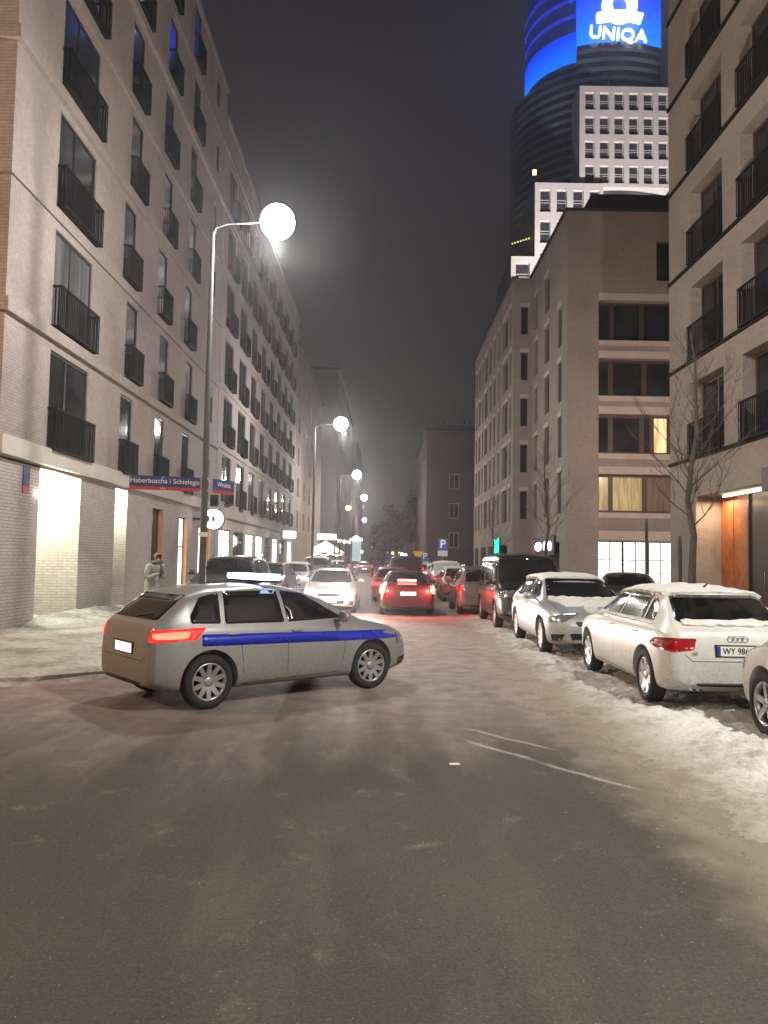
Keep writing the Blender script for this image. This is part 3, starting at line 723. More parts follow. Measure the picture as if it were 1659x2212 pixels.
def sidewalls(x0, x1, y0, y1, z0, z1):
    for q in (((x0, y1), (x0, y0)), ((x1, y0), (x1, y1))):
        bm.faces.new([bm.verts.new(v) for v in ((*q[0], z0), (*q[1], z0), (*q[1], z1), (*q[0], z1))])
    bm.faces.new([bm.verts.new(v) for v in ((x0, y0, z1), (x1, y0, z1), (x1, y1, z1), (x0, y1, z1))])
    bm.faces.new([bm.verts.new(v) for v in ((x0, y0, z0), (x1, y0, z0), (x1, y1, z0), (x0, y1, z0))])
sidewalls(x0, x1, -11, 20, tz(420), tz(207))
allw.append(lattice(bm, tx(1146, 500), tx(1290, 500), tz(1100), tz(419), -13.0, 4, 12)); sidewalls(tx(1146, 500), tx(1290, 500), -13, 20, 0, tz(419))
allw.append(lattice(bm, tx(1095, 600), tx(1144, 600), tz(1100), tz(577), -14.0, 1, 9)); sidewalls(tx(1095, 600), tx(1144, 600), -14, 20, 0, tz(577))
obj('lattice_wall', bm, M_TWHITE, TW)
M_TPANE = glassmat('tower_pane', (.05, .055, .06), .3)
for F, hs in allw:
    for h in hs:
        if h[3] < 80: continue
        o = window(TW, F, h[0], h[2], h[1]-h[0], h[3]-h[2], .9, M_TWHITE, pm=M_TPANE, vb=(), hb=(.44, .56), t=.28)
bm = bmesh.new(); box(bm, -.7, .7, -.4, .4, -.9, .9); obj('lit_office', bm, emit('lit_office_glow', (1, .75, .35), 3), TW, Matrix.Translation((survey(1153, 370, 278)[0]*1.0, -3.5, tz(370))))
bm = bmesh.new()
for i in range(7): box(bm, -3.4+i, -2.9+i, -.3, .3, -2+i*.35, -1.6+i*.35)
obj('garland_lights', bm, emit('garland', (1, .85, .3), 1.4), TW, Matrix.Translation((tx(1125, 520), -5.5, tz(520))))

# ------------------------------------------------------------------ street lamps
def lamp_meshes():
    d = {}
    bm = bmesh.new(); tube(bm, [(0, 0, 0), (0, 0, .9), (0, 0, .92), (0, 0, 3), (0, 0, 9.2)], [.105, .10, .085, .078, .045], 14)
    box(bm, -.16, .16, -.16, .16, 0, .03); d['pole'] = bm
    bm = bmesh.new(); tube(bm, [(0, 0, 9.15), (.08, 0, 9.33), (.35, 0, 9.42), (1.2, 0, 9.47)], [.035, .028, .024, .022], 10); d['arm'] = bm
    bm = bmesh.new(); b2 = [(-.02, .05), (.1, .13), (.4, .17), (.62, .12), (.7, .02)]
    R_ = []
    for x, hw in b2: R_.append([bm.verts.new((1.12+x, s*hw, 9.47+z)) for s, z in ((-1, -.03), (-1, .02), (-.5, .08), (.5, .08), (1, .02), (1, -.03))])
    for a, b in zip(R_, R_[1:]):
        for k in range(6): bm.faces.new((a[k], a[(k+1) % 6], b[(k+1) % 6], b[k]))
    bm.faces.new(R_[0]); bm.faces.new(R_[-1][::-1]); d['lamp_head'] = bm
    return d
LM = {}
for k, bm in lamp_meshes().items():
    me = bpy.data.meshes.new(k); bm.normal_update(); bm.to_mesh(me); bm.free(); me.materials.append(M_POLE if k != 'lamp_head' else M_METAL); LM[k] = me
def glare_lens_mesh(mat, r):  # lens swollen into a globe, the lamp's glare put into its shape
    bm = bmesh.new(); lathe(bm, [(9.49+r*math.sin(R(a_)), max(.001, r*math.cos(R(a_)))) for a_ in range(75, -91, -15)], 28, 'Z', c=(1.5, 0, 0))
    me = bpy.data.meshes.new('lamp_glare_lens'); bm.to_mesh(me); bm.free(); me.materials.append(mat); return me
M_LENS = emit('led_glare_lens', (1, .98, .95), 40); M_LENSO = emit('sodium_glare_lens', (1, .42, .10), 9)
LENS = {False: glare_lens_mesh(M_LENS, .40), True: glare_lens_mesh(M_LENSO, .33)}
def street_lamp(x, y, label, power, rz=0, orange=False, z=.1, grp='street lamps along the left kerb', hscale=1.0, col=None):
    T = thing('street_lamp', label, 'street lamp', (x, y, z), rz, grp)
    T.scale = (1, 1, hscale)
    for k in ('pole', 'arm', 'lamp_head'): o = put(k, LM[k], T)
    put('lamp_glare_lens', LENS[orange], o)
    if power: light('lamp_light', 'POINT', (1.5, 0, 8.9), power, col or ((1, .60, .34) if orange else (1, .955, .90)), .14, parent=T)
    return T
street_lamp(-4.1, 17.5, 'glaring white street lamp on the pole that carries the blue street name plates', 2300)
street_lamp(-4.1, 44.5, 'second white street lamp from the crossing, its pole before the left shop fronts', 2400)
street_lamp(-4.1, 71.8, 'third white street lamp from the crossing, smaller and higher than the orange one', 2400)
street_lamp(-4.1, 99, 'fourth white street lamp from the crossing, just right of the orange one', 2000)
street_lamp(-5.6, 88, 'low orange street lamp far down the left side', 900, orange=True, hscale=.78)
street_lamp(-5.5, 158, 'far white street lamp above the crowd of lights at the end of the street', 900)
# lamps of the crossing, behind and beside the camera
street_lamp(-4.1, -8.0, 'white street lamp behind the viewpoint on the left kerb', 1750, grp='street lamps of the crossing', col=(1, .92, .85))
street_lamp(8.6, 3.2, 'warm white street lamp on the right pavement beside the viewpoint', 4900, R(180), grp='street lamps of the crossing', col=(1, .97, .88))
street_lamp(-17.5, 6.0, 'orange street lamp along the cross street on the left', 5200, R(0), True, z=0, grp='street lamps of the crossing')
street_lamp(15.5, 31.5, 'unseen warm lamp added behind the right hand block to light the gable', 1700, R(180), grp='street lamps of the crossing', hscale=.85, col=(1, .80, .68))  # added lamp, hidden from view, warms the gable of the block beyond

# ------------------------------------------------------------------ street name signs
sg = thing('street_name_sign', 'long blue street name plate with red lower band, left of the lamp pole', 'street sign', (-5.02, 17.45, 3.42))
sg.rotation_euler = (0, R(1.2), R(2))
bm = bmesh.new(); box(bm, -.78, .82, -.012, .012, -.16, .16); box(bm, -.78, .82, -.014, -.0121, -.161, -.085, 1)
obj('plate', bm, [M_SBLUE, M_SRED], sg)
text('lettering', 'Haberbuscha i Schielego', .16, M_SWHITE, Matrix.Translation((.02, -.018, .045)) @ Matrix.Rotation(R(90), 4, 'X'), sg, .002)
text('lettering', 'ul.', .06, M_SWHITE, Matrix.Translation((-.02, -.018, .135)) @ Matrix.Rotation(R(90), 4, 'X'), sg, .002)
text('lettering', 'Wola', .055, M_SWHITE, Matrix.Translation((-.02, -.018, -.122)) @ Matrix.Rotation(R(90), 4, 'X'), sg, .002)
bm = bmesh.new()
for z in (.14, -.14):
    bm = bmesh.new(); box(bm, .8, 1.03, -.02, .02, z-.02, z+.02); lathe(bm, [(z-.03, .095), (z-.03, .1), (z+.03, .1), (z+.03, .095)], 16, 'Z', c=(.92, .05, 0)); obj('bracket', bm, M_METAL, sg)
sg = thing('street_name_sign', 'short foreshortened blue street name plate on the right of the lamp pole', 'street sign', (-3.98, 17.55, 3.40)); sg.rotation_euler = (0, 0, R(62))
bm = bmesh.new(); box(bm, .08, .82, -.012, .012, -.16, .16); box(bm, .08, .82, -.014, -.0121, -.161, -.085, 1); obj('plate', bm, [M_SBLUE, M_SRED], sg)
text('lettering', 'Wronia', .15, M_SWHITE, Matrix.Translation((.45, -.018, .04)) @ Matrix.Rotation(R(90), 4, 'X'), sg, .002)
bm = bmesh.new(); box(bm, -.09, .09, -.06, .06, -.13, .13); box(bm, -.07, .07, -.12, -.06, -.03, .1)
tag(obj('control_box', bm, M_BLACK, mw=Matrix.Translation((-3.88, 17.55, 3.05))), 'small black box strapped to the lamp pole under the short street name plate', 'box')
bm = bmesh.new(); box(bm, -.1, .1, -.005, .005, -.05, .05)
tag(obj('sticker', bm, M_SWHITE, mw=Matrix.Translation((-4.08, 17.40, 2.27))), 'small pale sticker on the lamp pole', 'sticker')

# lit shop signs on the left
rs = thing('shop_sign', 'round glowing white emblem sign projecting from the left shop row', 'sign', (-7.3, 33.0, 3.35))
bm = bmesh.new(); lathe(bm, [(-.08, .001), (-.08, .47), (.08, .47), (.08, .001)], 32, 'Y'); box(bm, -.9, -.4, -.04, .04, -.05, .05); obj('casing', bm, M_BLACK, rs)
bm = bmesh.new()
tube(bm, [(.33*math.cos(t), -.09, .33*math.sin(t)) for t in [R(-145+290*k/24) for k in range(25)]], .10, 8)
tube(bm, [(-.12, -.09, -.18), (-.12, -.09, .18), (.08, -.09, .14), (.14, -.09, 0), (.08, -.09, -.14), (-.12, -.09, -.18)], .06, 8)
obj('emblem', bm, emit('white_emblem_glow', (1, .98, 1), 7), rs)
def box_sign(x, y, z, w_, h_, label, s=5):
    T = thing('shop_sign', label, 'sign', (x, y, z)); bm = bmesh.new(); box(bm, -w_/2-.05, w_/2+.05, -.08, .08, -h_/2-.05, h_/2+.05); box(bm, -w_/2-.4, -w_/2-.05, -.03, .03, -.03, .03); obj('casing', bm, M_BLACK, T)
    bm = bmesh.new(); box(bm, -w_/2, w_/2, -.09, -.081, -h_/2, h_/2); bmesh.ops.bevel(bm, geom=bm.edges[:], offset=.003, segments=1); obj('face', bm, emit('sign_face_%d' % s, (1, 1, .95), s), T)
box_sign(-7.45, 61, 3.55, 1.0, .55, 'small lit white box sign with black casing projecting from the left shop row')
box_sign(-7.2, 96, 4.35, 2.6, .7, 'wide glowing white sign hanging over the far left stalls', 6)
# market stall far left
ms = thing('market_stall', 'brightly lit tent stall with string lights far down the left pavement', 'stall', (-6.9, 92, .1))
bm = bmesh.new()
v = [bm.verts.new(p) for p in ((-2.2, -2, 2.3), (2.2, -2, 2.3), (2.2, 2, 2.3), (-2.2, 2, 2.3))]; t = bm.verts.new((0, 0, 3.7))
for k in range(4): bm.faces.new((v[k], v[(k+1) % 4], t))
obj('canopy', bm, emit('lit_canvas', (1, .9, .88), 1.0, (.7, .7, .7)), ms)
bm = bmesh.new(); box(bm, -2, 2, -1.8, -1.4, 0, 1.0)
for x in (-2.1, 2.1):
    for y in (-1.9, 1.9): tube(bm, [(x, y, 0), (x, y, 2.35)], .05, 6)
obj('counter', bm, M_WOOD, ms)
bm = bmesh.new()
for k in range(26):
    a = k/26; p = (-2.2+4.4*a, -2.05, 2.2-.25*abs(math.sin(a*9.4))); bmesh.ops.create_icosphere(bm, subdivisions=1, radius=.09, matrix=Matrix.Translation(p))
obj('string_lights', bm, emit('bulb_glow', (1, .85, .6), 9), ms)
light('stall_light', 'POINT', (0, -1, 2.0), 260, (1, .9, .8), .3, parent=ms)
ac = thing('advertising_column', 'tall pale lit advertising column among the far lights', 'column', (-4.2, 118, 0))
bm = bmesh.new(); lathe(bm, [(0, .9), (.3, .9), (.3, .8), (4.4, .8)], 20, 'Z'); obj('shaft', bm, emit('pale_lit_column', (.5, .75, .8), .55, (.4, .5, .5)), ac)
bm = bmesh.new(); lathe(bm, [(4.4, .95), (4.7, .95), (5.0, .4), (5.3, .001)], 20, 'Z'); obj('cap', bm, emit('column_cap', (.9, 1, 1), 4), ac)
# bench of tiny far lights: windows of far shops
random.seed(11)
for i, (px, py, s, c) in enumerate([(850, 1195, .25, (1, .7, .35)), (861, 1193, .3, (1, .62, .3)), (870, 1197, .28, (1, .8, .5)), (878, 1199, .28, (1, .9, .8)), (838, 1192, .22, (1, 1, 1)), (735, 1168, .25, (1, .9, .8)), (746, 1170, .22, (1, .85, .7)), (756, 1171, .2, (1, .8, .6)), (892, 1147, .18, (1, 1, 1)), (806, 1180, .22, (.3, .2, 1)), (783, 1192, .3, (1, .6, .3))]):
    p = sign_at(px, py, 148 if i not in (5, 6, 7) else 101)
    T = thing('wall_lamp' if i > 4 else 'street_lamp', ['orange lamp low behind the far cars, leftmost of four', 'orange lamp low behind the far cars, second of four', 'pale orange lamp low behind the far cars, third of four', 'whitish lamp low behind the far cars, rightmost of four', 'small white lamp low at the end of the street', 'lamp right beside the wide glowing sign', 'second lamp to the right of the wide glowing sign', 'third, faintest lamp to the right of the wide glowing sign', 'lone tiny white lamp high before the dark trees', 'tiny violet lamp beside the lit column', 'orange lamp left of the lit column'][i], 'lamp', (p.x, p.y, 0))
    bm = bmesh.new(); tube(bm, [(0, 0, 0), (0, 0, p.z)], .05, 6); obj('pole', bm, M_POLE, T)
    bm = bmesh.new(); bmesh.ops.create_icosphere(bm, subdivisions=2, radius=s, matrix=Matrix.Translation((0, 0, p.z))); obj('globe', bm, emit('far_lamp_%d' % i, c, 9), T)

# ------------------------------------------------------------------ parking and road signs
def psign(x, y, ztop, w_, label, yellow=False, grp='parking signs'):
    T = thing('parking_sign' if not yellow else 'warning_sign', label, 'road sign', (x, y, .05), 0, None if yellow else grp)
    bm = bmesh.new(); tube(bm, [(0, 0, 0), (0, 0, ztop)], .035, 8); obj('post', bm, M_METAL, T)
    if not yellow:
        bm = bmesh.new(); box(bm, -w_/2, w_/2, -.05, -.038, ztop-w_*1.15, ztop); bmesh.ops.bevel(bm, geom=bm.edges[:], offset=.004, segments=1); o = obj('plate', bm, M_SBLUE2, T)
        text('lettering', 'P', w_*1.15, M_SWHITE2, Matrix.Translation((0, -.056, ztop-w_*.55)) @ Matrix.Rotation(R(90), 4, 'X'), T, .004, bold=.018)
        bm = bmesh.new(); box(bm, -w_/2, w_/2, -.05, -.038, ztop-w_*1.75, ztop-w_*1.2); obj('lower_plate', bm, M_SWHITE, T)
    else:
        bm = bmesh.new(); z = ztop
        a = [bm.verts.new((p[0], yy, p[1])) for yy in (-.05, -.035) for p in ((-.45, z), (.45, z), (.0, z-.78))]
        bm.faces.new(a[:3]); bm.faces.new(a[3:][::-1])
        for k in range(3): bm.faces.new((a[k], a[(k+1) % 3], a[3+(k+1) % 3], a[3+k]))
        obj('plate', bm, M_SYEL, T); bm = bmesh.new(); box(bm, -.45, .45, -.05, -.038, z-1.25, z-.85); obj('lower_plate', bm, M_SWHITE, T)
M_SBLUE2 = emit('retroreflective_blue', (.01, .04, .30), .35, (.02, .06, .4)); M_SBLUE2 = simple('parking_blue', (.02, .07, .45), .4)
M_SWHITE2 = simple('parking_white', (.9, .9, .9), .4, var=.02)
psign(3.62, 47, 3.0, .60, 'taller blue parking sign with white plate in front of the brick tenement')
psign(3.35, 62, 2.3, .60, 'smaller farther blue parking sign beside the yellow sign')
psign(2.72, 60, 2.35, .60, 'yellow triangular road sign with white plate, left of the small parking sign', True)
for x, y, zt, wd, lb in ((8.55, 25.0, 3.0, .32, 'tall dark sign post with an edge-on plate before the grocery windows'), (9.1, 23.6, 2.45, .26, 'shorter dark sign post just right of the tall one, before the grocery windows')):
    T = thing('sign_post', lb, 'sign post', (x, y, .1), 0)
    bm = bmesh.new(); tube(bm, [(0, 0, 0), (0, 0, zt)], .05, 10); obj('post', bm, M_POLE, T)
    bm = bmesh.new(); lathe(bm, [(-.02, .001), (-.02, wd), (.02, wd), (.02, .001)], 24, 'X', c=(0, 0, zt-wd*.6)); obj('plate', bm, M_POLE, T, Matrix.Rotation(R(-14), 4, 'Z'))

# ------------------------------------------------------------------ trees
M_BARK = simple('bark', (.07, .055, .045), .9, vscale=12, var=.4)
def tree(x, y, H, label, seed, r0=.085, dense=1.0, grp='bare street trees on the right pavement', z=.1, spread=1.0, first=.36):
    rnd = random.Random(seed); T = thing('bare_tree', label, 'tree', (x, y, z), 0, grp)
    bm = bmesh.new(); pts = [Vector((0, 0, 0))]; n = 9
    for i in range(1, n+1): pts.append(Vector((rnd.uniform(-.05, .05)*i*.4, rnd.uniform(-.05, .05)*i*.4, H*i/n)))
    rad = [r0*(1-.9*i/n) + .006 for i in range(n+1)]; rad[0] *= 1.35
    tube(bm, pts, rad, 9); obj('trunk', bm, M_BARK, T, smooth=True)
    bm = bmesh.new()
    def branch(p, d, L, r, lvl):
        seg = 5; q = [p.copy()]; dd = d.copy()
        for s in range(seg):
            dd = (dd + Vector((rnd.gauss(0, .10), rnd.gauss(0, .10), .10+rnd.gauss(0, .06)))).normalized()
            q.append(q[-1]+dd*L/seg)
        tube(bm, q, [r*(1-.8*i/seg) for i in range(seg+1)], 5 if lvl == 0 else 3, cap=False)
        if lvl < 2:
            for s in range(int((7 if lvl == 0 else 4)*dense)):
                i = rnd.randint(1, seg); a = rnd.uniform(0, 6.28)
                nd = (dd + Vector((math.cos(a), math.sin(a), rnd.uniform(-.1, .5)))*.75).normalized()
                branch(q[i], nd, L*rnd.uniform(.3, .55), r*.5, lvl+1)
    nb = int(28*dense)
    for i in range(nb):
        f = first+(1-first)*(i/nb)**.9; k = min(n-1, int(f*n)); p = pts[k].lerp(pts[k+1], f*n-k); a = i*2.4+rnd.uniform(-.5, .5)
        up = rnd.uniform(.5, 1.3)
        d = Vector((math.cos(a), math.sin(a), up)).normalized()
        branch(p, d, H*.34*(1.15-f)*rnd.uniform(.7, 1.25)*spread, r0*.24*(1.2-f), 0)
    obj('crown', bm, M_BARK, T); return T
tree(6.95, 17.3, 7.0, 'larger bare tree nearest the camera, in front of the lit entrance', 3, .095, 1.1)
tree(7.0, 33, 6.9, 'bare tree behind the black van, before the grey brown block', 8, .085, 1)
tree(7.0, 49, 6.0, 'small far bare tree beyond the one behind the van', 14, .08, .8)
M_DTREE = simple('dark_foliage', (.014, .014, .011), .95, var=.5, vscale=.6)
def far_tree(x, y, H, label, seed, rad):
    rnd = random.Random(seed); T = thing('dark_tree', label, 'tree', (x, y, 0), 0, 'dark trees at the end of the street')
    bm = bmesh.new(); tube(bm, [(0, 0, 0), (.1, 0, H*.3), (0, .1, H*.8)], [.35, .25, .06], 8)
    for k in range(9):
        a = rnd.uniform(0, 6.28); z = H*rnd.uniform(.3, .6); tube(bm, [(0, 0, z), (rad*.6*math.cos(a), rad*.6*math.sin(a), z+H*.22)], [.1, .03], 5)
    obj('trunk', bm, M_BARK, T); bm = bmesh.new()
    clumps = [(Vector((rnd.gauss(0, rad*.42), rnd.gauss(0, rad*.42), H*rnd.uniform(.35, .95))), rnd.uniform(.7, 1.7)) for _ in range(34)]
    for c, r in clumps:
        c.x *= 1.25-.8*(c.z/H); c.y *= 1.25-.8*(c.z/H)
        for _ in range(95):
            v = Vector((rnd.gauss(0, 1), rnd.gauss(0, 1), rnd.gauss(0, 1))).normalized()*r*rnd.random()**.4; p = c+v; s = rnd.uniform(.12, .3)
            a = Vector((rnd.gauss(0, 1), rnd.gauss(0, 1), rnd.gauss(0, 1))).normalized(); b = a.orthogonal().normalized()
            bm.faces.new([bm.verts.new(p+a*s), bm.verts.new(p+b*s), bm.verts.new(p-a*s*.8)])
    obj('crown', bm, M_DTREE, T)
for i, (x, y, H, r) in enumerate([(2.2, 128, 10.5, 3.2), (5.6, 134, 14.5, 4.2), (10.0, 138, 18, 5), (-.3, 140, 7.5, 2.6), (13.5, 142, 19, 5)]):
    far_tree(x, y, H, ['low dark tree left of the highest dark crowns', 'middle dark tree crown at the end of the street', 'high dark tree rising beside the brick tenement', 'lowest, leftmost dark tree at the end of the street', 'dark tree partly hidden behind the brick tenement'][i], 30+i, r)

# floodlights on the tower's lattice blocks
for i, (fx, fz, tzz, pw) in enumerate(((tx(1340), 30, tz(310), 1500000), (tx(1180), 20, tz(520), 800000))):
    l = bpy.data.lights.new('floodlight', 'SPOT'); l.energy = pw; l.color = (1, .90, .86); l.spot_size = R(62); l.spot_blend = .6; l.shadow_soft_size = .5
    o = bpy.data.objects.new('floodlight', l); link(o); p = Vector((fx, 200, fz)); o.location = p
    o.rotation_euler = (Vector((fx, 270, tzz))-p).to_track_quat('-Z', 'Y').to_euler()
# ------------------------------------------------------------------ haze
HZ = .0010
bm = bmesh.new(); box(bm, -320, 330, -30, 420, -2, 232)
m = bpy.data.materials.new('haze'); m.use_nodes = True; n_ = m.node_tree; n_.nodes.remove(n_.nodes['Principled BSDF'])
v = n_.nodes.new('ShaderNodeVolumePrincipled'); v.inputs['Color'].default_value = (.9, .9, .95, 1); v.inputs['Density'].default_value = HZ; v.inputs['Anisotropy'].default_value = .8
n_.links.new(v.outputs[0], n_.nodes['Material Output'].inputs['Volume']); o = obj('haze', bm, m); o['kind'] = 'stuff'

M_LENSRED = emit('glowing_red_lens', (1, .008, .008), 1.6, (.3, .01, .01)); M_TAILON = emit('lit_tail_light_deep', (1, .012, .01), 5)
# ------------------------------------------------------------------ cars (local axes: +Y front, +X right, origin on the ground)
def interp(tab, t):
    if t <= tab[0][0]: return tab[0][1]
    for (a, va), (b, vb) in zip(tab, tab[1:]):
        if t <= b: return va+(vb-va)*(t-a)/(b-a)
    return tab[-1][1]
def paint(name, col, metal=.0, rough=.32, grime=.8):
    return simple(name, col, rough, metal=metal, coat=.7, var=.10, vscale=1.6, grime=grime)
SPEC = {
 # hatchback: y measured from rear bumper (0) to nose (L); z in metres
 'hatch': dict(L=4.3, W=.89, H=1.44, top=[(0, .62), (.03, .90), (.10, .965), (.20, 1.03), (.42, 1.20), (.72, 1.385), (.95, 1.415), (1.7, 1.44), (2.3, 1.40), (2.62, 1.30), (3.28, .985), (3.7, .91), (4.08, .80), (4.22, .70), (4.3, .58)],
   belt=[(0, .56), (.03, .84), (.12, .90), (.35, .955), (2.2, .93), (3.2, .90), (3.7, .84), (4.1, .74), (4.22, .64), (4.3, .52)], roofw=[(0, .70), (.2, .70), (.6, .60), (1.7, .60), (2.6, .60), (3.3, .74), (4.3, .62)],
   plan=[(0, .70), (.06, .80), (.25, .87), (.9, .89), (3.4, .885), (3.9, .83), (4.18, .72), (4.3, .60)], bot=[(0, .30), (.3, .20), (3.9, .19), (4.3, .26)],
   wheels=(.78, 3.40), r=.325, rearwin=[(-.58, 1.03), (-.66, 1.06), (-.56, 1.355), (.56, 1.355), (.66, 1.06), (.58, 1.03)], wind=[(-.70, .99), (-.55, 1.355), (.55, 1.355), (.70, .99)],
   side=[[(2.95, 1.0), (2.30, 1.34), (1.95, 1.37), (1.98, .975)], [(1.92, .975), (1.89, 1.375), (1.35, 1.365), (1.05, 1.345), (.99, .99)], [(.93, .995), (.98, 1.335), (.80, 1.27), (.66, 1.14), (.64, 1.01)]]),
 'sedan': dict(L=4.6, W=.90, H=1.42, top=[(0, .62), (.03, .92), (.12, 1.0), (.62, 1.03), (.75, 1.06), (1.35, 1.36), (1.7, 1.41), (2.3, 1.42), (2.7, 1.37), (2.95, 1.28), (3.55, .98), (4.0, .90), (4.38, .79), (4.52, .69), (4.6, .58)],
   belt=[(0, .56), (.03, .84), (.12, .92), (.6, .965), (2.4, .94), (3.5, .90), (4.0, .84), (4.4, .73), (4.6, .52)], roofw=[(0, .68), (.6, .68), (1.4, .60), (2.7, .60), (3.6, .74), (4.6, .62)],
   plan=[(0, .70), (.06, .80), (.25, .87), (.9, .90), (3.7, .895), (4.2, .83), (4.48, .72), (4.6, .60)], bot=[(0, .30), (.3, .20), (4.2, .19), (4.6, .26)],
   wheels=(.95, 3.68), r=.325, rearwin=[(-.62, 1.06), (-.53, 1.35), (.53, 1.35), (.62, 1.06)], wind=[(-.70, .99), (-.55, 1.35), (.55, 1.35), (.70, .99)],
   side=[[(3.2, 1.0), (2.62, 1.30), (2.25, 1.355), (2.28, .98)], [(2.22, .98), (2.19, 1.36), (1.6, 1.345), (1.3, 1.24), (1.15, 1.02)]]),
 'suv': dict(L=4.4, W=.92, H=1.64, top=[(0, .70), (.03, .98), (.08, 1.06), (.22, 1.2), (.40, 1.48), (.60, 1.60), (1.4, 1.64), (2.3, 1.61), (2.62, 1.52), (3.2, 1.15), (3.7, 1.08), (4.15, .98), (4.3, .86), (4.4, .66)],
   belt=[(0, .62), (.03, .92), (.10, 1.0), (.35, 1.07), (2.3, 1.04), (3.2, 1.03), (3.7, .98), (4.2, .85), (4.4, .60)], roofw=[(0, .72), (.2, .72), (.6, .66), (2.6, .64), (3.3, .76), (4.4, .66)],
   plan=[(0, .74), (.06, .84), (.25, .90), (.9, .92), (3.5, .915), (4.0, .87), (4.28, .78), (4.4, .66)], bot=[(0, .36), (.3, .25), (4.0, .24), (4.4, .32)],
   wheels=(.82, 3.46), r=.36, rearwin=[(-.66, 1.13), (-.60, 1.50), (.60, 1.50), (.66, 1.13)], wind=[(-.74, 1.15), (-.60, 1.54), (.60, 1.54), (.74, 1.15)],
   side=[[(2.95, 1.14), (2.42, 1.49), (2.02, 1.54), (2.05, 1.10)], [(1.98, 1.10), (1.95, 1.545), (1.08, 1.53), (1.02, 1.12)], [(.96, 1.13), (1.0, 1.52), (.70, 1.46), (.58, 1.24), (.60, 1.16)]]),
 'van': dict(L=4.9, W=.96, H=1.95, top=[(0, .9), (.02, 1.5), (.06, 1.75), (.18, 1.90), (.5, 1.95), (2.8, 1.95), (3.25, 1.90), (3.5, 1.80), (4.05, 1.22), (4.5, 1.07), (4.72, .96), (4.84, .80), (4.9, .62)],
   belt=[(0, .85), (.03, 1.05), (3.6, 1.07), (4.05, 1.05), (4.5, .98), (4.75, .82), (4.9, .55)], roofw=[(0, .80), (3.3, .76), (4.1, .80), (4.9, .70)],
   plan=[(0, .84), (.06, .91), (.25, .95), (.9, .96), (4.1, .955), (4.6, .91), (4.8, .84), (4.9, .74)], bot=[(0, .34), (.3, .25), (4.4, .24), (4.9, .30)],
   wheels=(.95, 4.0), r=.35, rearwin=[(-.7, 1.15), (-.68, 1.7), (.68, 1.7), (.7, 1.15)], wind=[(-.80, 1.23), (-.72, 1.80), (.72, 1.80), (.80, 1.23)],
   side=[[(3.85, 1.15), (3.42, 1.68), (2.95, 1.73), (2.98, 1.12)], [(2.88, 1.14), (2.85, 1.73), (1.7, 1.73), (1.7, 1.14)], [(1.55, 1.14), (1.55, 1.73), (.4, 1.70), (.4, 1.16)]]),
}
SPEC['wagon'] = dict(SPEC['hatch']); SPEC['wagon'].update(L=4.15, W=.88,
   top=[(0, .64), (.03, .95), (.08, 1.02), (.22, 1.14), (.50, 1.38), (.8, 1.45), (1.6, 1.48), (2.15, 1.44), (2.5, 1.33), (3.15, 1.0), (3.55, .92), (3.93, .82), (4.07, .71), (4.15, .58)],
   belt=[(0, .56), (.03, .88), (.12, .95), (.35, .98), (2.1, .95), (3.1, .91), (3.55, .84), (3.95, .74), (4.07, .64), (4.15, .52)], roofw=[(0, .70), (.2, .70), (.6, .62), (2.5, .61), (3.2, .74), (4.15, .62)],
   plan=[(0, .70), (.06, .80), (.25, .86), (.9, .88), (3.3, .875), (3.75, .83), (4.03, .72), (4.15, .60)], bot=[(0, .30), (.3, .20), (3.7, .19), (4.15, .26)],
   wheels=(.74, 3.30), rearwin=[(-.62, 1.07), (-.57, 1.36), (.57, 1.36), (.62, 1.07)],
   side=[[(2.82, 1.02), (2.2, 1.36), (1.85, 1.40), (1.88, 1.0)], [(1.82, 1.0), (1.79, 1.405), (1.0, 1.395), (.95, 1.01)], [(.89, 1.015), (.93, 1.39), (.66, 1.33), (.50, 1.12), (.50, 1.03)]])
BASE = {}
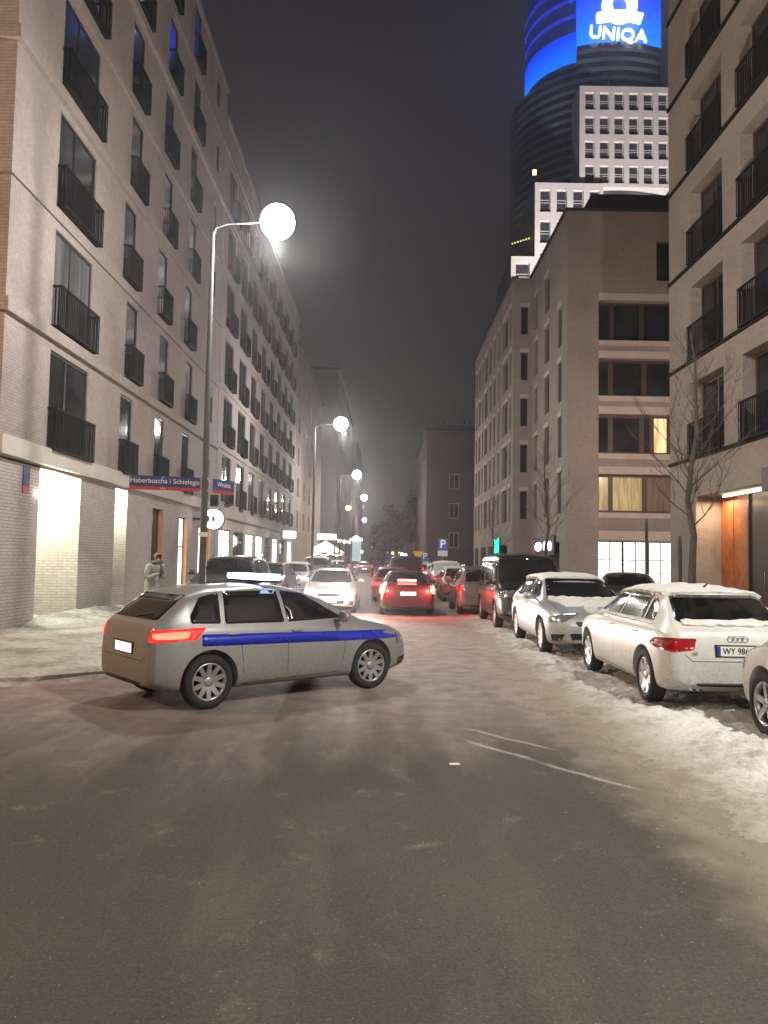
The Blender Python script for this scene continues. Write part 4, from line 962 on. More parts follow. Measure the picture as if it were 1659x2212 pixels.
def body_base(kind):
    if kind in BASE: return BASE[kind]
    S = SPEC[kind]; L = S['L']
    ys = sorted({0, .02, .06, .14, .28, .45, .62, .8, .95, 1.2, 1.5, 1.8, 2.1, 2.4, 2.6, 2.8, 3.0, 3.2, L-.9, L-.6, L-.4, L-.22, L-.1, L-.03, L}|{round(a, 2) for a, _ in S['top']})
    ys = [y for i, y in enumerate(ys) if i == 0 or y-ys[i-1] > .015]
    bm = bmesh.new(); rings = []
    def ring(y, sc=1.0):
        W, b, B, T, Rf = (interp(S[k], y) for k in ('plan', 'bot', 'belt', 'top', 'roofw')); Rf = min(Rf, W*.86); h = max(T-B, .02)
        P = [(0, b), (W*.62, b), (W*.90, b+.015), (W*.975, b+.09), (W, b+.42*(B-b)), (W*.995, b+.78*(B-b)), (W*.965, B-.015), (W*.935, B+.01)]
        P += [(W*.93+(Rf-W*.93)*.5, B+.5*h), (Rf+(W*.93-Rf)*.10, B+.84*h), (Rf*.90, B+.955*h), (Rf*.55, B+.995*h), (0, B+1.015*h)]
        cz = sum(p[1] for p in P)/len(P)
        pts = [(x*sc, cz+(z-cz)*sc) for x, z in P]
        full = pts + [(-x, z) for x, z in pts[-2:0:-1]]
        return [bm.verts.new((x, y, z)) for x, z in full]
    rings.append(ring(0, .55)); rings.append(ring(0, .93))
    for y in ys[1:-1]: rings.append(ring(y))
    rings.append(ring(L, .93)); rings.append(ring(L, .55)); n = len(rings[0])
    for a, b in zip(rings, rings[1:]):
        for k in range(n): bm.faces.new((a[k], a[(k+1) % n], b[(k+1) % n], b[k]))
    for rr, flip in ((rings[0], False), (rings[-1], True)):   # quad caps across
        m = n//2
        for k in range(m-1):
            a, b, c, d = rr[k], rr[k+1], rr[n-k-1], rr[(n-k) % n]
            vs = [a, b, c, d] if k else [a, b, c]
            bm.faces.new(vs if not flip else vs[::-1])
        vs = [rr[m-1], rr[m], rr[m+1]]; bm.faces.new(vs if not flip else vs[::-1])
    bmesh.ops.recalc_face_normals(bm, faces=bm.faces)
    for f in bm.faces: f.smooth = True
    me = bpy.data.meshes.new('base'); bm.to_mesh(me); bm.free()
    me.materials.append(M_BLACK); me.materials.append(M_BLACK)
    o = bpy.data.objects.new('body', me); link(o); md = o.modifiers.new('s', 'SUBSURF'); md.levels = 2; md.render_levels = 2
    dg = bpy.context.evaluated_depsgraph_get(); dg.update()
    sm_ = bpy.data.meshes.new_from_object(o.evaluated_get(dg)); 
    bb = bmesh.new(); bb.from_mesh(sm_); bvh = BVHTree.FromBMesh(bb); bb.free()
    cb = bmesh.new(); r = S['r']; W = S['W']
    for wy in S['wheels']:
        for s in (-1, 1):
            a, b = (W-.26, W+.15) if s > 0 else (-W-.15, -W+.26)
            rr = lathe(cb, [(a, r+.055), (b, r+.055)], 40, 'X', 1, c=(0, wy, r+.01)); cb.faces.new(rr[0]).material_index = 1; cb.faces.new(rr[1][::-1]).material_index = 1
    bmesh.ops.recalc_face_normals(cb, faces=cb.faces)
    cm = bpy.data.meshes.new('cut'); cb.to_mesh(cm); cb.free(); cm.materials.append(M_BLACK); cm.materials.append(M_BLACK)
    for p in cm.polygons: p.material_index = 1; p.use_smooth = False
    c = bpy.data.objects.new('cutter', cm); link(c)
    b = o.modifiers.new('b', 'BOOLEAN'); b.object = c; b.operation = 'DIFFERENCE'; b.solver = 'EXACT'; b.material_mode = 'INDEX'
    dg = bpy.context.evaluated_depsgraph_get(); dg.update()
    me2 = bpy.data.meshes.new_from_object(o.evaluated_get(dg))
    for p in me2.polygons:
        if p.center.z < interp(S['bot'], p.center.y)+.045: p.material_index = 1
    me2.set_sharp_from_angle(angle=R(42))
    bpy.data.objects.remove(o); bpy.data.objects.remove(c)
    BASE[kind] = (me2, bvh); return BASE[kind]
def inside(p, poly):
    c = False; n = len(poly)
    for i in range(n):
        (x1, y1), (x2, y2) = poly[i], poly[(i+1) % n]
        if (y1 > p[1]) != (y2 > p[1]) and p[0] < (x2-x1)*(p[1]-y1)/(y2-y1)+x1: c = not c
    return c
def rounded(poly, r):
    out = []; n = len(poly)
    for i in range(n):
        p0, p, p1 = Vector(poly[i-1]), Vector(poly[i]), Vector(poly[(i+1) % n])
        a = (p0-p); b = (p1-p); k = min(r, a.length*.4, b.length*.4); A_ = p+a.normalized()*k; B_ = p+b.normalized()*k
        for t in (0, .33, .67, 1): q = A_*(1-t)**2+p*2*t*(1-t)+B_*t*t; out.append((q.x, q.y))
    return out
def patch(bvh, poly, view, off=.004, step=.07, skirt=.012, rnd=.03, mi=0, bm=None, yc=0, bump_=None, maxdist=None):
    """poly in the plane seen along `view`; 'R'/'L' (y,z), 'B'/'F' (x,z), 'T' (x,y), or an angle in degrees in plan for oblique looks"""
    if rnd: poly = rounded(poly, rnd)
    pts = []; n = len(poly)
    for i in range(n):
        a, b = Vector(poly[i]), Vector(poly[(i+1) % n]); m = max(1, int((b-a).length/step))
        for j in range(m): pts.append(a+(b-a)*j/m)
    nb = len(pts); edges = [(i, (i+1) % nb) for i in range(nb)]; bp = [(p.x, p.y) for p in pts]
    x0, x1 = min(p.x for p in pts), max(p.x for p in pts); y0, y1 = min(p.y for p in pts), max(p.y for p in pts)
    y = y0+step/2
    while y < y1:
        x = x0+step/2
        while x < x1:
            if inside((x, y), bp) and min((Vector((x, y))-p).length for p in pts) > step*.35: pts.append(Vector((x, y)))
            x += step
        y += step
    V, E_, Fc, _, _, _ = geometry.delaunay_2d_cdt(pts, edges, [list(range(nb))], 1, 1e-5)
    own = bm is None
    if own: bm = bmesh.new()
    if view == 'R': o_, d_, f_ = None, Vector((-1, 0, 0)), lambda p: Vector((4, p.x, p.y))
    elif view == 'L': d_, f_ = Vector((1, 0, 0)), lambda p: Vector((-4, p.x, p.y))
    elif view == 'B': d_, f_ = Vector((0, 1, 0)), lambda p: Vector((p.x, -3, p.y))
    elif view == 'F': d_, f_ = Vector((0, -1, 0)), lambda p: Vector((p.x, 9, p.y))
    elif view == 'T': d_, f_ = Vector((0, 0, -1)), lambda p: Vector((p.x, p.y, 5))
    else:
        cx_, cy_, ang = view; a = R(ang); d_ = Vector((-math.sin(a), -math.cos(a), 0)); side = Vector((math.cos(a), -math.sin(a), 0))
        f_ = lambda p: Vector((cx_, cy_, p.y)) + side*p.x - d_*5
    vs = []
    for v in V:
        loc, nor, _, _ = bvh.ray_cast(f_(v), d_)
        if loc is None:
            loc, nor, _, _ = bvh.find_nearest(f_(v)+d_*5)
        if nor.dot(d_) > 0: nor = -nor
        if nor is None: nor = -d_
        k = off + (bump_(loc) if bump_ else 0)
        vs.append((loc+nor*k, nor, loc))
    bv = [bm.verts.new(a) for a, _, _ in vs]; inn = {}
    cnt = {}
    for f in Fc:
        for a, b in zip(f, f[1:]+f[:1]): cnt[(min(a, b), max(a, b))] = cnt.get((min(a, b), max(a, b)), 0)+1
    for f in Fc:
        try: q = bm.faces.new([bv[i] for i in f]); q.material_index = mi; q.smooth = True
        except ValueError: continue
        q.normal_update()
        if q.normal.dot(vs[f[0]][1]) < 0: q.normal_flip()
        if skirt:
            for a, b in zip(f, f[1:]+f[:1]):
                if cnt[(min(a, b), max(a, b))] == 1:
                    for k in (a, b):
                        if k not in inn: inn[k] = bm.verts.new(vs[k][2]-vs[k][1]*skirt)
                    try: s = bm.faces.new((bv[b], bv[a], inn[a], inn[b])); s.material_index = mi
                    except ValueError: pass
    return bm
def seam(bvh, pts, view, wd=.008, bm=None, off=.0015):
    own = bm or bmesh.new()
    for a, b in zip(pts, pts[1:]):
        a, b = Vector(a), Vector(b); d = (b-a).normalized(); n_ = Vector((-d.y, d.x))*wd/2
        patch(bvh, [tuple(a-n_), tuple(b-n_), tuple(b+n_), tuple(a+n_)], view, off, .12, 0, 0, bm=own)
    return own
def wheel_meshes(r, wd, rimmat, style):
    k = ('w', r, wd, rimmat.name, style)
    if k in WIN: return WIN[k]
    bm = bmesh.new(); h = wd/2; ri = r*.70
    lathe(bm, [(-h*.7, ri), (-h*.98, ri+.01), (-h, r-.05), (-h*.86, r-.012), (-h*.6, r), (h*.6, r), (h*.86, r-.012), (h, r-.05), (h*.98, ri+.01), (h*.7, ri), (h*.2, ri*.96), (h*.2, .001)], 44, 'X')
    me = bpy.data.meshes.new('wheel'); bm.to_mesh(me); bm.free(); me.materials.append(M_TYRE)
    bm = bmesh.new()
    lathe(bm, [(h*.72, ri+.004), (h*.86, ri+.002), (h*.80, ri-.022), (h*.3, ri-.03)], 44, 'X')
    ns = {'spoke': 5, 'multi': 10, 'cap': 7}[style]
    for i in range(ns):
        a = 2*math.pi*i/ns; m = Matrix.Rotation(a, 4, 'X'); sw = .034 if style != 'cap' else .062
        w0 = sw*.9; v = [m @ Vector(p) for p in ((h*.62, -w0*1.2, .04), (h*.62, w0*1.2, .04), (h*.84, w0*.8, ri-.01), (h*.84, -w0*.8, ri-.01), (h*.4, -w0*1.2, .04), (h*.4, w0*1.2, .04), (h*.5, w0*.8, ri-.01), (h*.5, -w0*.8, ri-.01))]
        vv = [bm.verts.new(p) for p in v]
        for f in ((0, 1, 2, 3), (4, 7, 6, 5), (0, 4, 5, 1), (1, 5, 6, 2), (3, 2, 6, 7), (0, 3, 7, 4)): bm.faces.new([vv[q] for q in f])
    lathe(bm, [(h*.3, .06), (h*.66, .06), (h*.74, .045), (h*.76, .001)], 20, 'X')
    bmesh.ops.recalc_face_normals(bm, faces=bm.faces)
    m2 = bpy.data.meshes.new('rim'); bm.to_mesh(m2); bm.free(); m2.materials.append(rimmat)
    WIN[k] = (me, m2); return WIN[k]
def mirror_pts(p): return [(-x, z) for x, z in p][::-1]
SNOWN = lambda s, a: (lambda p: a*(.5+noise.fractal(p*s, .6, 2, 3)))
def car(name, label, cat, kind, front, loc, head, mat, group=None, tails='off', heads='off', snow=(), plate=None, glass=None, rim='spoke', rimmat=None,
        detail=2, rails=False, scale=1.0, steer=0, trim=None, glow=True, frost=False, hl=None, tl=None, third=False):
    """front: 'F' means loc is the middle of the nose on the ground, 'B' the middle of the tail; head: heading angle in degrees from +Y (clockwise)"""
    S = SPEC[kind]; L = S['L']; W = S['W']; me, bvh = body_base(kind); r = S['r']; glass = glass or M_CGLASS
    a = -R(head); T = thing(name, label, cat, (0, 0, 0), a, group); T.scale = (scale,)*3
    fwd = Vector((-math.sin(a), math.cos(a), 0)); off = fwd*(L*scale if front == 'F' else 0)
    T.location = Vector(loc)-off
    b = me.copy(); b.materials.clear(); b.materials.append(mat); b.materials.append(M_BLACK); put('body', b, T)
    zb = S['belt'][3][1]
    # glass
    w_ = patch(bvh, S['wind'], 'F', .005, .08); obj('windscreen', w_, simple('frosted_glass', (.45, .48, .47), .7, var=.25, vscale=5) if frost else glass, T)
    obj('rear_window', patch(bvh, S['rearwin'], 'B', .005, .08), glass if kind != 'hatch' or plate != 'WY 986CA' else M_CGLASS, T)
    for sd in ('R', 'L'):
        for p in S['side']: obj('side_window', patch(bvh, p, sd, .005, .09), glass, T)
    if detail > 1:
        bm = bmesh.new(); s1, s2 = S['side'][0], S['side'][1]; yb, yf = s1[-1][0], s1[0][0]; sillz = S['bot'][1][1]+.07
        for sd in ('R', 'L'):
            seam(bvh, [(s1[-1][0]-.03, s1[-1][1]), (yb-.03, sillz)], sd, bm=bm); seam(bvh, [(yf-.06, s1[0][1]-.02), (yf-.03, .62), (yf-.1, sillz+.03)], sd, bm=bm)
            rw = S['wheels'][0]; seam(bvh, [(s2[-1][0], s2[-1][1]), (rw+.42, .74), (rw+.47, sillz)], sd, bm=bm)
            seam(bvh, [(rw+.45, sillz), (yf-.1, sillz+.03)], sd, bm=bm)
        seam(bvh, [(-.78, .93 if kind != 'van' else 1.1), (-.62, .66), (-.55, .60), (.55, .60), (.62, .66), (.78, .93 if kind != 'van' else 1.1)], 'B', bm=bm)
        seam(bvh, [(-.72, 3.3 if L < 4.8 else 4.1), (-.66, L-.35), (.66, L-.35), (.72, 3.3 if L < 4.8 else 4.1)], 'T', bm=bm)
        obj('panel_gap', bm, M_BLACK, T)
        for sd, sx in (('R', 1), ('L', -1)):
            for y in (s1[-1][0]+.12, s2[-1][0]+.10 if kind != 'van' else 2.0):
                loc_, nor, _, _ = bvh.ray_cast(Vector((4*sx, y, zb-.09)), Vector((-sx, 0, 0)))
                if loc_: bm = bmesh.new(); tube(bm, [(loc_.x-.005*sx, y-.10, loc_.z), (loc_.x+.022*sx, y-.07, loc_.z), (loc_.x+.022*sx, y+.07, loc_.z), (loc_.x-.005*sx, y+.10, loc_.z)], .011, 6); obj('door_handle', bm, mat if kind != 'van' else M_BLACK, T)
    # mirrors
    my = S['side'][0][0][0]-.12; mz = S['side'][0][0][1]-.02
    for s in (-1, 1):
        bm = bmesh.new(); xb = interp(S['plan'], my)*.93
        bmesh.ops.create_uvsphere(bm, u_segments=14, v_segments=8, radius=1, matrix=Matrix.Translation((s*(xb+.15), my-.02, mz+.05)) @ Matrix.Diagonal((.105, .07, .075, 1)))
        for v in bm.verts:
            if v.co.y < my-.05: v.co.y = my-.05
        tube(bm, [(s*(xb-.02), my, mz-.01), (s*(xb+.10), my-.01, mz+.02)], [.03, .02], 6)
        obj('mirror', bm, trim or mat, T, smooth=True)
    # lamps
    zt = zb-.10
    tl = tl or ([(-.10, .72), (-.36, .80), (-.40, .90), (-.04, .88), (.13, .79)] if kind in ('hatch',) else ([(-.30, .84), (-.34, .98), (.08, .96), (.12, .82)] if kind != 'van' else [(-.16, .85), (-.16, 1.35), (.03, 1.35), (.03, .85)]))
    tm = {'off': M_TAIL, 'on': M_TAILON, 'brake': M_LENSRED}[tails]
    for s in (1, -1):
        c = (s*W*.86, .10)
        pl = [(x if s < 0 else -x, z) for x, z in tl] if kind == 'hatch' else [(x*s, z) for x, z in tl]
        if kind == 'hatch': pl = [(s*x, z) for x, z in [(-.30, .775), (-.22, .73), (.02, .70), (.25, .735), (.27, .86), (.0, .865), (-.22, .845)]]
        bm = patch(bvh, pl, (c[0], c[1], 180-28*s), .008, .05, rnd=.02)
        if tails == 'brake': obj('tail_light', bm, tm, T); bm = patch(bvh, [(s*x, z) for x, z in ([(-.26, .72), (-.28, .96), (.07, .96), (.09, .74)] if glow else [(-.24, .86), (-.25, .945), (.06, .92), (.02, .86)])], (c[0], c[1], 180-28*s), .013, .05, rnd=.05); obj('brake_light', bm, M_BRAKE if glow else emit('lit_rear_light', (1, .035, .02), 14), T)
        else: obj('tail_light', bm, tm, T)
        zh = {'van': .92, 'suv': .86}.get(kind, .68)
        hp = hl or [(-.24, zh-.07), (.12, zh-.04), (.30, zh+.10), (.10, zh+.09), (-.22, zh+.02)]
        bm = patch(bvh, [(-s*x, z) for x, z in hp], (s*W*.74, L-.16, 28*s), .008, .05, rnd=.02); obj('headlight', bm, M_HEAD if heads != 'lo' else M_HEADLO, T)
        if tails == 'brake' and glow: light('brake_glow', 'POINT', (s*.66, -.16, .86), 60, (1, .07, .05), .07, parent=T)
        if heads == 'on':
            bm = patch(bvh, [(-s*x, z) for x, z in [(-.17, zh-.085), (.12, zh-.08), (.16, zh+.10), (-.16, zh+.08)]], (s*W*.74, L-.16, 28*s), .014, .05, rnd=.05); obj('headlamp_bulb', bm, M_HEADON, T)
            light('headlight_beam', 'SPOT', (s*.62, L+.10, zh), 1500, (1, .86, .80), .05, rot=(R(90-.5), 0, 0), parent=T, spot=95, blend=.8)
            light('headlight_spill', 'POINT', (s*.62, L+.14, zh), 60, (1, .9, .85), .06, parent=T)
    # grille, bumper intake, diffuser, plates
    gz = {'van': .62, 'suv': .62}.get(kind, .50)
    bm = patch(bvh, [(-.36, gz+.06), (-.42, gz+.14), (.42, gz+.14), (.36, gz+.06)], 'F', .004, .08); patch(bvh, [(-.44, .22), (-.52, .44), (.52, .44), (.44, .22)], 'F', .004, .08, bm=bm)
    for s in (-1, 1): patch(bvh, [(-s*x, z) for x, z in [(-.16, .28), (-.20, .40), (.10, .43), (.02, .30)]], (s*W*.74, L-.12, 25*s), .004, .06, bm=bm)
    obj('grille', bm, M_BLACK, T)
    bm = patch(bvh, [(-.62, .16), (-.50, .35), (.50, .35), (.62, .16)], 'B', .004, .1); obj('diffuser', bm, M_BLACK, T)
    def nplate(y_, z_, txt, back):
        loc_, nor, _, _ = bvh.ray_cast(Vector((0, -3 if back else 9, z_)), Vector((0, 1 if back else -1, 0)))
        rot = Matrix.Identity(4) if back else Matrix.Rotation(R(180), 4, 'Z')
        m_ = Matrix.Translation((0, loc_.y+(-.012 if back else .012), z_)) @ rot
        bm = bmesh.new(); box(bm, -.26, .26, -.006, .006, -.057, .057); box(bm, -.262, -.222, -.0075, -.0061, -.056, .056, 1); p = obj('number_plate', bm, [M_PLATE if not (back and tails != 'off') else PL_LIT, M_EU], T, m_)
        bm = bmesh.new(); box(bm, -.28, .28, -.002, .022, -.072, .072); obj('plate_holder', bm, M_BLACK, p)
        if txt: text('lettering', txt, .105, M_INK, Matrix.Translation((.02, -.011, 0)) @ Matrix.Rotation(R(90), 4, 'X') @ Matrix.Scale(.86, 4, (1, 0, 0)), p, .001)
        return p
    nplate(0, {'van': .85, 'suv': .86, 'hatch': .725, 'wagon': .72}.get(kind, .72), plate, True); nplate(0, {'van': .45, 'suv': .47}.get(kind, .42), None, False)
    if third:
        obj('third_brake_light', patch(bvh, [(-.30, 1.085), (-.30, 1.13), (.30, 1.13), (.30, 1.085)], 'B', .012, .08, rnd=.01), M_BRAKE3, T)
    # wheels
    wm, rm = wheel_meshes(r, .205, rimmat or M_RIM, rim)
    for i, wy in enumerate(S['wheels']):
        for s in (-1, 1):
            mw = Matrix.Translation((s*(W-.125), wy, r)) @ Matrix.Rotation(R(steer) if i else 0, 4, 'Z') @ (Matrix.Rotation(math.pi, 4, 'Z') if s < 0 else Matrix.Identity(4))
            o = put('wheel', wm, T, mw); put('rim', rm, o)
    if rails:
        for s in (-1, 1):
            y0_, y1_ = S['side'][-1][2][0]+.1, S['side'][0][2][0]; zz = S['H']
            bm = bmesh.new(); x_ = s*interp(S['roofw'], 1.5)*.93; tube(bm, [(x_, y0_, zz-.06), (x_, y0_+.1, zz+.01), (x_, y1_-.1, zz+.015), (x_, y1_, zz-.06)], .018, 6); obj('roof_rail', bm, M_CHROME, T)
    # rear wiper
    if kind != 'sedan' and detail > 1:
        z0 = S['rearwin'][0][1]; obj('wiper', seam(bvh, [(.0, z0+.0), (.03, z0+.02), (.36, z0+.06)], 'B', .018, off=.02), M_BLACK, T)
    # snow
    rw_ = interp(S['roofw'], 1.5); ytop0 = [y for y, z in S['top'] if z > S['H']-.1][0]; ytop1 = [y for y, z in S['top'] if z > S['H']-.1][-1]
    def wob(pts, amp, sd):
        out = []; rr = random.Random(sd)
        for i in range(len(pts)):
            a_, b_ = Vector(pts[i]), Vector(pts[(i+1) % len(pts)]); m = max(1, int((b_-a_).length/.07))
            for j in range(m): q = a_+(b_-a_)*j/m; out.append((q.x+rr.uniform(-amp, amp), q.y+rr.uniform(-amp, amp)))
        return out
    if 'roof' in snow: obj('snow_cover', patch(bvh, wob([(-rw_*1.0, ytop0-.02), (rw_*1.0, ytop0-.02), (rw_*1.02, ytop1+.08), (-rw_*1.02, ytop1+.08)], .012, 3), 'T', .022, .06, .006, 0, bump_=SNOWN(4, .022)), M_SNOW, T)
    if 'hood' in snow: obj('snow_cover', patch(bvh, wob([(-.62, L-1.0), (-.5, L-.55), (.45, L-.5), (.66, L-1.0)], .03, 4), 'T', .006, .07, .004, 0, bump_=SNOWN(7, .012)), M_SNOW, T)
    if 'hoodfull' in snow: obj('snow_cover', patch(bvh, wob([(-.76, L-1.05), (-.70, L-.20), (.70, L-.20), (.76, L-1.05)], .02, 4), 'T', .018, .06, .006, 0, bump_=SNOWN(5, .02)), M_SNOW, T)
    if 'cowl' in snow: obj('snow_cover', patch(bvh, wob([(-.68, S['wind'][0][1]-.015), (-.66, S['wind'][0][1]+.035), (.66, S['wind'][0][1]+.03), (.68, S['wind'][0][1]-.015)], .012, 5), 'F', .012, .05, .006, 0, bump_=SNOWN(9, .02)), M_SNOW, T)
    if 'tailgate' in snow:
        z0 = S['rearwin'][0][1]
        obj('snow_cover', patch(bvh, wob([(-.60, z0-.03), (-.60, z0+.035), (-.2, z0+.025), (.2, z0+.04), (.62, z0+.03), (.60, z0-.03)], .009, 6), 'B', .014, .04, .006, 0, bump_=SNOWN(9, .02)), M_SNOW, T)
    if 'sill' in snow:
        for sd in ('L', 'R'):
            p0 = S['side'][0]; p1 = S['side'][-1]
            obj('snow_cover', patch(bvh, wob([(p1[-1][0], p1[-1][1]-.02), (p0[0][0], p0[0][1]-.02), (p0[0][0]-.1, p0[0][1]+.015), (p1[-1][0], p1[-1][1]+.022)], .007, 7), sd, .012, .05, .004, 0, bump_=SNOWN(9, .012)), M_SNOW, T)
    T['_k'] = kind
    return T, bvh
PL_LIT = emit('lamp_lit_plate', (1, .75, .72), 1.3, (.7, .7, .7))
P_WHITE = paint('white_paint', (.62, .63, .60)); P_WHITE2 = paint('white_paint_second', (.60, .59, .57)); P_SILVER = paint('silver_paint', (.42, .43, .44), .45); P_BLACK = paint('black_paint', (.010, .010, .011), grime=.3); P_GREY = paint('grey_paint', (.20, .19, .18), .5)
P_REDLIT = paint('dark_paint_red_glow', (.05, .003, .003), grime=.04); P_BRED = paint('red_paint', (.45, .02, .015)); P_DGREY = paint('dark_grey_paint', (.03, .03, .032), .3, grime=.35); P_POL = paint('police_silver_paint', (.29, .29, .29), .35, grime=1.0)  # braking saloon: red brake glow put into the dark body colour
G1 = 'cars parked in a row on the snow along the right'
audi, bv = car('parked_car', 'white hatchback with snowy roof and plate WY 986CA, parked on the snow at right', 'car', 'hatch', 'B', (4.22, 9.15, .05), -.5, P_WHITE, G1, snow=('roof', 'tailgate', 'sill'), plate='WY 986CA', rim='cap', glass=M_CGLASSG)
bm = bmesh.new()
for i in range(4):
    c = (i-1.5)*.057; tube(bm, [(c+.036*math.cos(t), -.0, .036*math.sin(t)) for t in [k*math.pi/10 for k in range(21)]], .0055, 6)
l_, n_, _, _ = bv.ray_cast(Vector((0, -3, .865)), Vector((0, 1, 0))); obj('emblem', bm, M_CHROME, audi, Matrix.Translation((0, l_.y-.012, .865)))
l_, n_, _, _ = bv.ray_cast(Vector((-.55, -3, .70)), Vector((0, 1, 0))); text('lettering', 'A3', .06, M_CHROME, Matrix.Translation((-.52, l_.y-.016, .70)) @ Matrix.Rotation(R(90), 4, 'X'), audi, .004)
bm = bmesh.new()
for x in (-.50, -.42): lathe(bm, [(-.12, .028), (-.12, .034), (.2, .034)], 16, 'Y', c=(x, .22, .27))
obj('exhaust', bm, M_CHROME, audi)
bm = bmesh.new(); tube(bm, [(-.0, 1.05, 1.42), (0, .85, 1.50)], [.018, .008], 6); obj('antenna', bm, M_BLACK, audi)
car('parked_car', 'white car cut off by the right edge, its front wheel behind a ridge of snow', 'car', 'sedan', 'F', (4.80, 8.92, .05), 0, P_WHITE2, G1, snow=('roof', 'hoodfull', 'cowl', 'sill'), rim='spoke')
car('parked_car', 'silver hatchback facing the viewer between the black van and the white hatchback', 'car', 'hatch', 'F', (3.92, 13.95, .05), 180, P_SILVER, G1, snow=('roof', 'hood', 'cowl'), rim='multi', rimmat=simple('pale_rim', (.6, .58, .56), .5, var=.1), scale=1.03)
van, bv = car('parked_van', 'black passenger van facing the viewer behind the silver hatchback', 'van', 'van', 'F', (3.82, 19.1, .05), 180.5, P_BLACK, G1, rim='spoke', hl=[(-.26, .80), (.10, .82), (.16, 1.0), (-.22, .98)])
bm = patch(bv, [(-.62, .66), (-.66, .74), (.66, .74), (.62, .66)], 'F', .006, .08); obj('bumper_strip', bm, M_DGREYP if 'M_DGREYP' in globals() else M_FRAME, van)
for s in (-1, 1): obj('fog_light', patch(bv, [(s*x, z) for x, z in [(.60, .42), (.60, .52), (.74, .52), (.74, .42)]], 'F', .012, .05, rnd=.04), M_HEAD, van)
car('parked_car', 'grey sport utility car seen from behind beyond the black van', 'car', 'suv', 'B', (3.22, 24.1, .05), 0, P_GREY, G1, scale=.95, plate='WE 4K1', rim='multi', rails=True)
car('parked_car', 'bright red car with snow on its roof, behind the grey sport utility car', 'car', 'hatch', 'F', (3.32, 31.5, .05), 180, P_BRED, G1, snow=('roof',), detail=1)
car('parked_car', 'white car with frosted windscreen and roof rails at the far end of the near row', 'car', 'suv', 'F', (3.35, 38.5, .05), 180, P_WHITE2, G1, snow=('roof', 'hood'), frost=True, rails=True, detail=1)
car('parked_car', 'dark car with its roof showing between silver hatchback and grocery windows', 'car', 'sedan', 'B', (6.75, 20.9, .1), 14, P_DGREY, None, snow=(), detail=1)
car('parked_car', 'dark car farther along the right kerb beyond the frosted white car', 'car', 'hatch', 'F', (3.4, 46, .05), 180, P_DGREY, 'far cars along the right kerb', snow=('roof',), detail=1)
t0 = [o for o in bpy.data.objects if o.get('label', '').startswith('dark car farther')][0]
for y, lb in ((53, 'next far dark car past the parking sign on the right kerb'), (60.5, 'far dark car beside the yellow road sign'), (68, 'last far dark car on the right kerb')):
    c = copy_tree(t0); c.location = t0.location + Vector((-.1, y-46, 0)); c['label'] = lb
# moving cars
car('braking_car', 'dark saloon braking ahead with glowing red lights and a lit third brake light', 'car', 'sedan', 'B', (.78, 24.0, .004), 0, P_REDLIT, None, tails='brake', plate='WA 27F', detail=2, scale=.99, third=True)
car('white_car', 'white oncoming car with both headlights glaring', 'car', 'sedan', 'F', (-1.72, 24.6, .004), 180, P_WHITE, None, heads='on', detail=2)
car('queued_car', 'red car queued just ahead of the braking saloon, its left side showing', 'car', 'hatch', 'B', (.42, 31.0, .004), 0, P_BRED, 'cars queued ahead in the right lane', tails='on', detail=1)
car('queued_van', 'dark van queued two places ahead of the braking saloon', 'van', 'van', 'B', (1.2, 39.0, .004), 0, P_DGREY, 'cars queued ahead in the right lane', tails='on', detail=1)
car('queued_car', 'dark car queued ahead of the dark van', 'car', 'sedan', 'B', (.9, 50, .004), 0, P_DGREY, 'cars queued ahead in the right lane', tails='on', detail=1)
far, _ = car('distant_car', 'small dark car with red tail lights far down the left lane', 'car', 'sedan', 'B', (-1.9, 78, .004), 0, P_DGREY, 'distant cars down the street', tails='on', detail=1)
c = copy_tree(far); c.location = (-3.2, 90, .004); c['label'] = 'even smaller dark car left of the one with red tail lights far down the lane'
c = copy_tree(far); c.location = (1.4, 66, .004); c['label'] = 'small dark car far ahead in the right lane beyond the queue'
c = copy_tree(far); c.location = (2.0, 84, .004); c['label'] = 'farthest small dark car in the right lane'
# left row
G2 = 'cars parked half on the left pavement'
car('parked_car', 'dark sport utility car with snow on its roof edge, right behind the lamp pole', 'car', 'suv', 'F', (-4.35, 20.0, .1), 180, P_DGREY, G2, snow=(), detail=1, scale=1.04, rails=True)
car('parked_car', 'dark blue car just beyond the dark sport utility car on the left', 'car', 'hatch', 'F', (-4.45, 28.0, .1), 180, paint('navy_paint', (.012, .014, .04)), G2, detail=1, scale=1.02)
car('parked_car', 'silver white car with one lit headlight farther along the left kerb', 'car', 'sedan', 'F', (-4.35, 36.3, .1), 180, P_SILVER, G2, heads='lo', snow=('roof',), detail=1)
car('parked_car', 'dark tall car behind the silver white one on the left kerb', 'car', 'suv', 'F', (-4.1, 45.2, .1), 180, P_DGREY, G2, snow=('roof',), detail=1, scale=1.05)
t1, _ = car('parked_car', 'small dark parked car beyond the tall dark one on the left kerb', 'car', 'hatch', 'F', (-4.3, 54, .1), 180, P_DGREY, G2, snow=('roof',), detail=1)
for y, lb in ((61, 'seventh car along the left kerb, dark with a pale roof'), (68.5, 'last dark parked car along the left kerb')):
    c = copy_tree(t1); c.location = t1.location + Vector((0, y-54, 0)); c['label'] = lb
